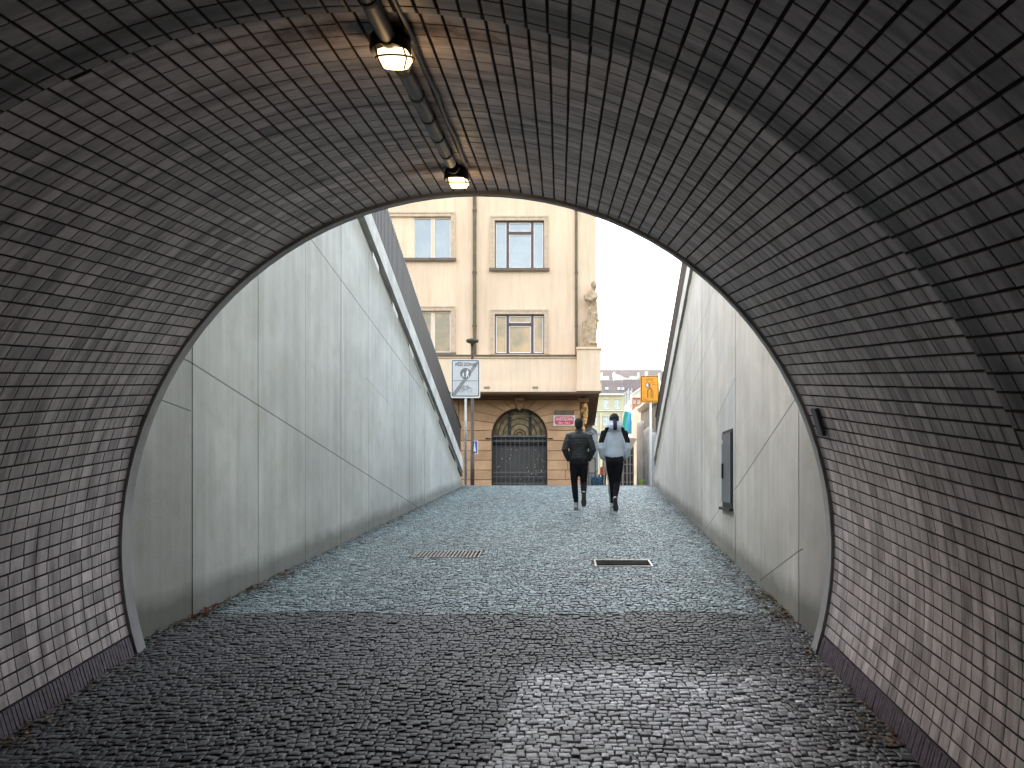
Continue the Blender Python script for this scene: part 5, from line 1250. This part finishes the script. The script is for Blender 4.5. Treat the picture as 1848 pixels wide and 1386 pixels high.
# ------------------------------------------------------------ litter along the walls
rg = random.Random(9)
def litter(name, label, cat, u, v, side, mat, s=.05, kind=None):
    # find depth where the floor shows at v
    lo_, hi_ = 3.5, 20
    for _ in range(40):
        m = (lo_ + hi_) / 2
        if (CV - v) * m / F < zfloor(m): lo_ = m
        else: hi_ = m
    # ascending: view ray hits floor
    y = lo_; x = (u - CU) * y / F
    mb = MB(); n = 6
    for j_ in range(n):
        for i_ in range(n): mb.v.append((x + (i_ / (n - 1) - .5) * s * 2, y + (j_ / (n - 1) - .5) * s * 1.3, zfloor(y) + .012 + rg.uniform(0, .6) * s * (1 - abs(i_ / 2.5 - 1)))) 
    for j_ in range(n - 1):
        for i_ in range(n - 1): a = j_ * n + i_; mb.f.append((a, a + 1, a + n + 1, a + n)); mb.m.append(0); mb.t.append(1.0)
    o = mb.build(name, mat, smooth=False); md = o.modifiers.new('s', 'SOLIDIFY'); md.thickness = .002
    tag(o, label, cat); return o
PAP = simple('crumpled_paper', (.60, .64, .68), .7, var=.1)
litter('crumpled_wrapper', 'pale blue crumpled wrapper at the foot of the left concrete wall', 'litter', 556, 1009, -1, PAP, .07)
litter('crumpled_paper', 'white crumpled paper scrap at the foot of the right concrete wall', 'litter', 1370, 1049, 1, simple('white_paper', (.7, .7, .66), .7), .06)
mb = MB()
for side in (-1, 1):
    for k in range(1000):
        y = 4.2 + 12 * rg.random() ** 1.7
        if rg.random() < .35: y = rg.choice((6.5, 6.9, 7.6, 8.3)) + rg.gauss(0, .12) if side < 0 else rg.choice((6.6, 7.2)) + rg.gauss(0, .15)
        X = (Xl(y) if side < 0 else Xr(y)) if y > 5.8 else XC + side * 2.60
        x = X - side * abs(rg.gauss(0.03, .10)); s_ = rg.uniform(.008, .028); a_ = rg.uniform(0, 6.3); z = zfloor(y) + .006 + rg.random() * .012
        mb.add([(x + s_ * cos(a_), y + s_ * sin(a_), z), (x - s_ * .4 * sin(a_), y + s_ * .4 * cos(a_), z + s_ * rg.uniform(-.2, .5)), (x - s_ * cos(a_), y - s_ * sin(a_), z + s_ * .2), (x + s_ * .4 * sin(a_), y - s_ * .4 * cos(a_), z + s_ * rg.uniform(-.2, .5))], [(0, 1, 2, 3)], 0, rg.uniform(.5, 1.6))
lf = NT('dry_leaf_litter'); c_ = lf.mix(lf.ramp(lf.noise(25, 2), .4, .6), (.05, .035, .02), (.20, .13, .07)); lf.out(lf.mul(c_, lf.attr('tone')), .9)
o = mb.build('leaf_litter', lf.mat); o['kind'] = 'stuff'
mb = MB()
for k in range(16):
    y = 6.62 + rg.gauss(0, .07); x = Xl(y) + .04 + abs(rg.gauss(0, .05)); s_ = rg.uniform(.015, .03); a_ = rg.uniform(0, 6.3); z = zfloor(y) + .02
    mb.add([(x + s_ * cos(a_), y + s_ * sin(a_), z), (x - s_ * .5 * sin(a_), y + s_ * .5 * cos(a_), z + .015), (x - s_ * cos(a_), y - s_ * sin(a_), z + .005), (x + s_ * .5 * sin(a_), y - s_ * .5 * cos(a_), z + .012)], [(0, 1, 2, 3)])
o = mb.build('red_leaves', simple('red_dry_leaf', (.28, .06, .03), .8, var=.4, scale=20)); o['kind'] = 'stuff'
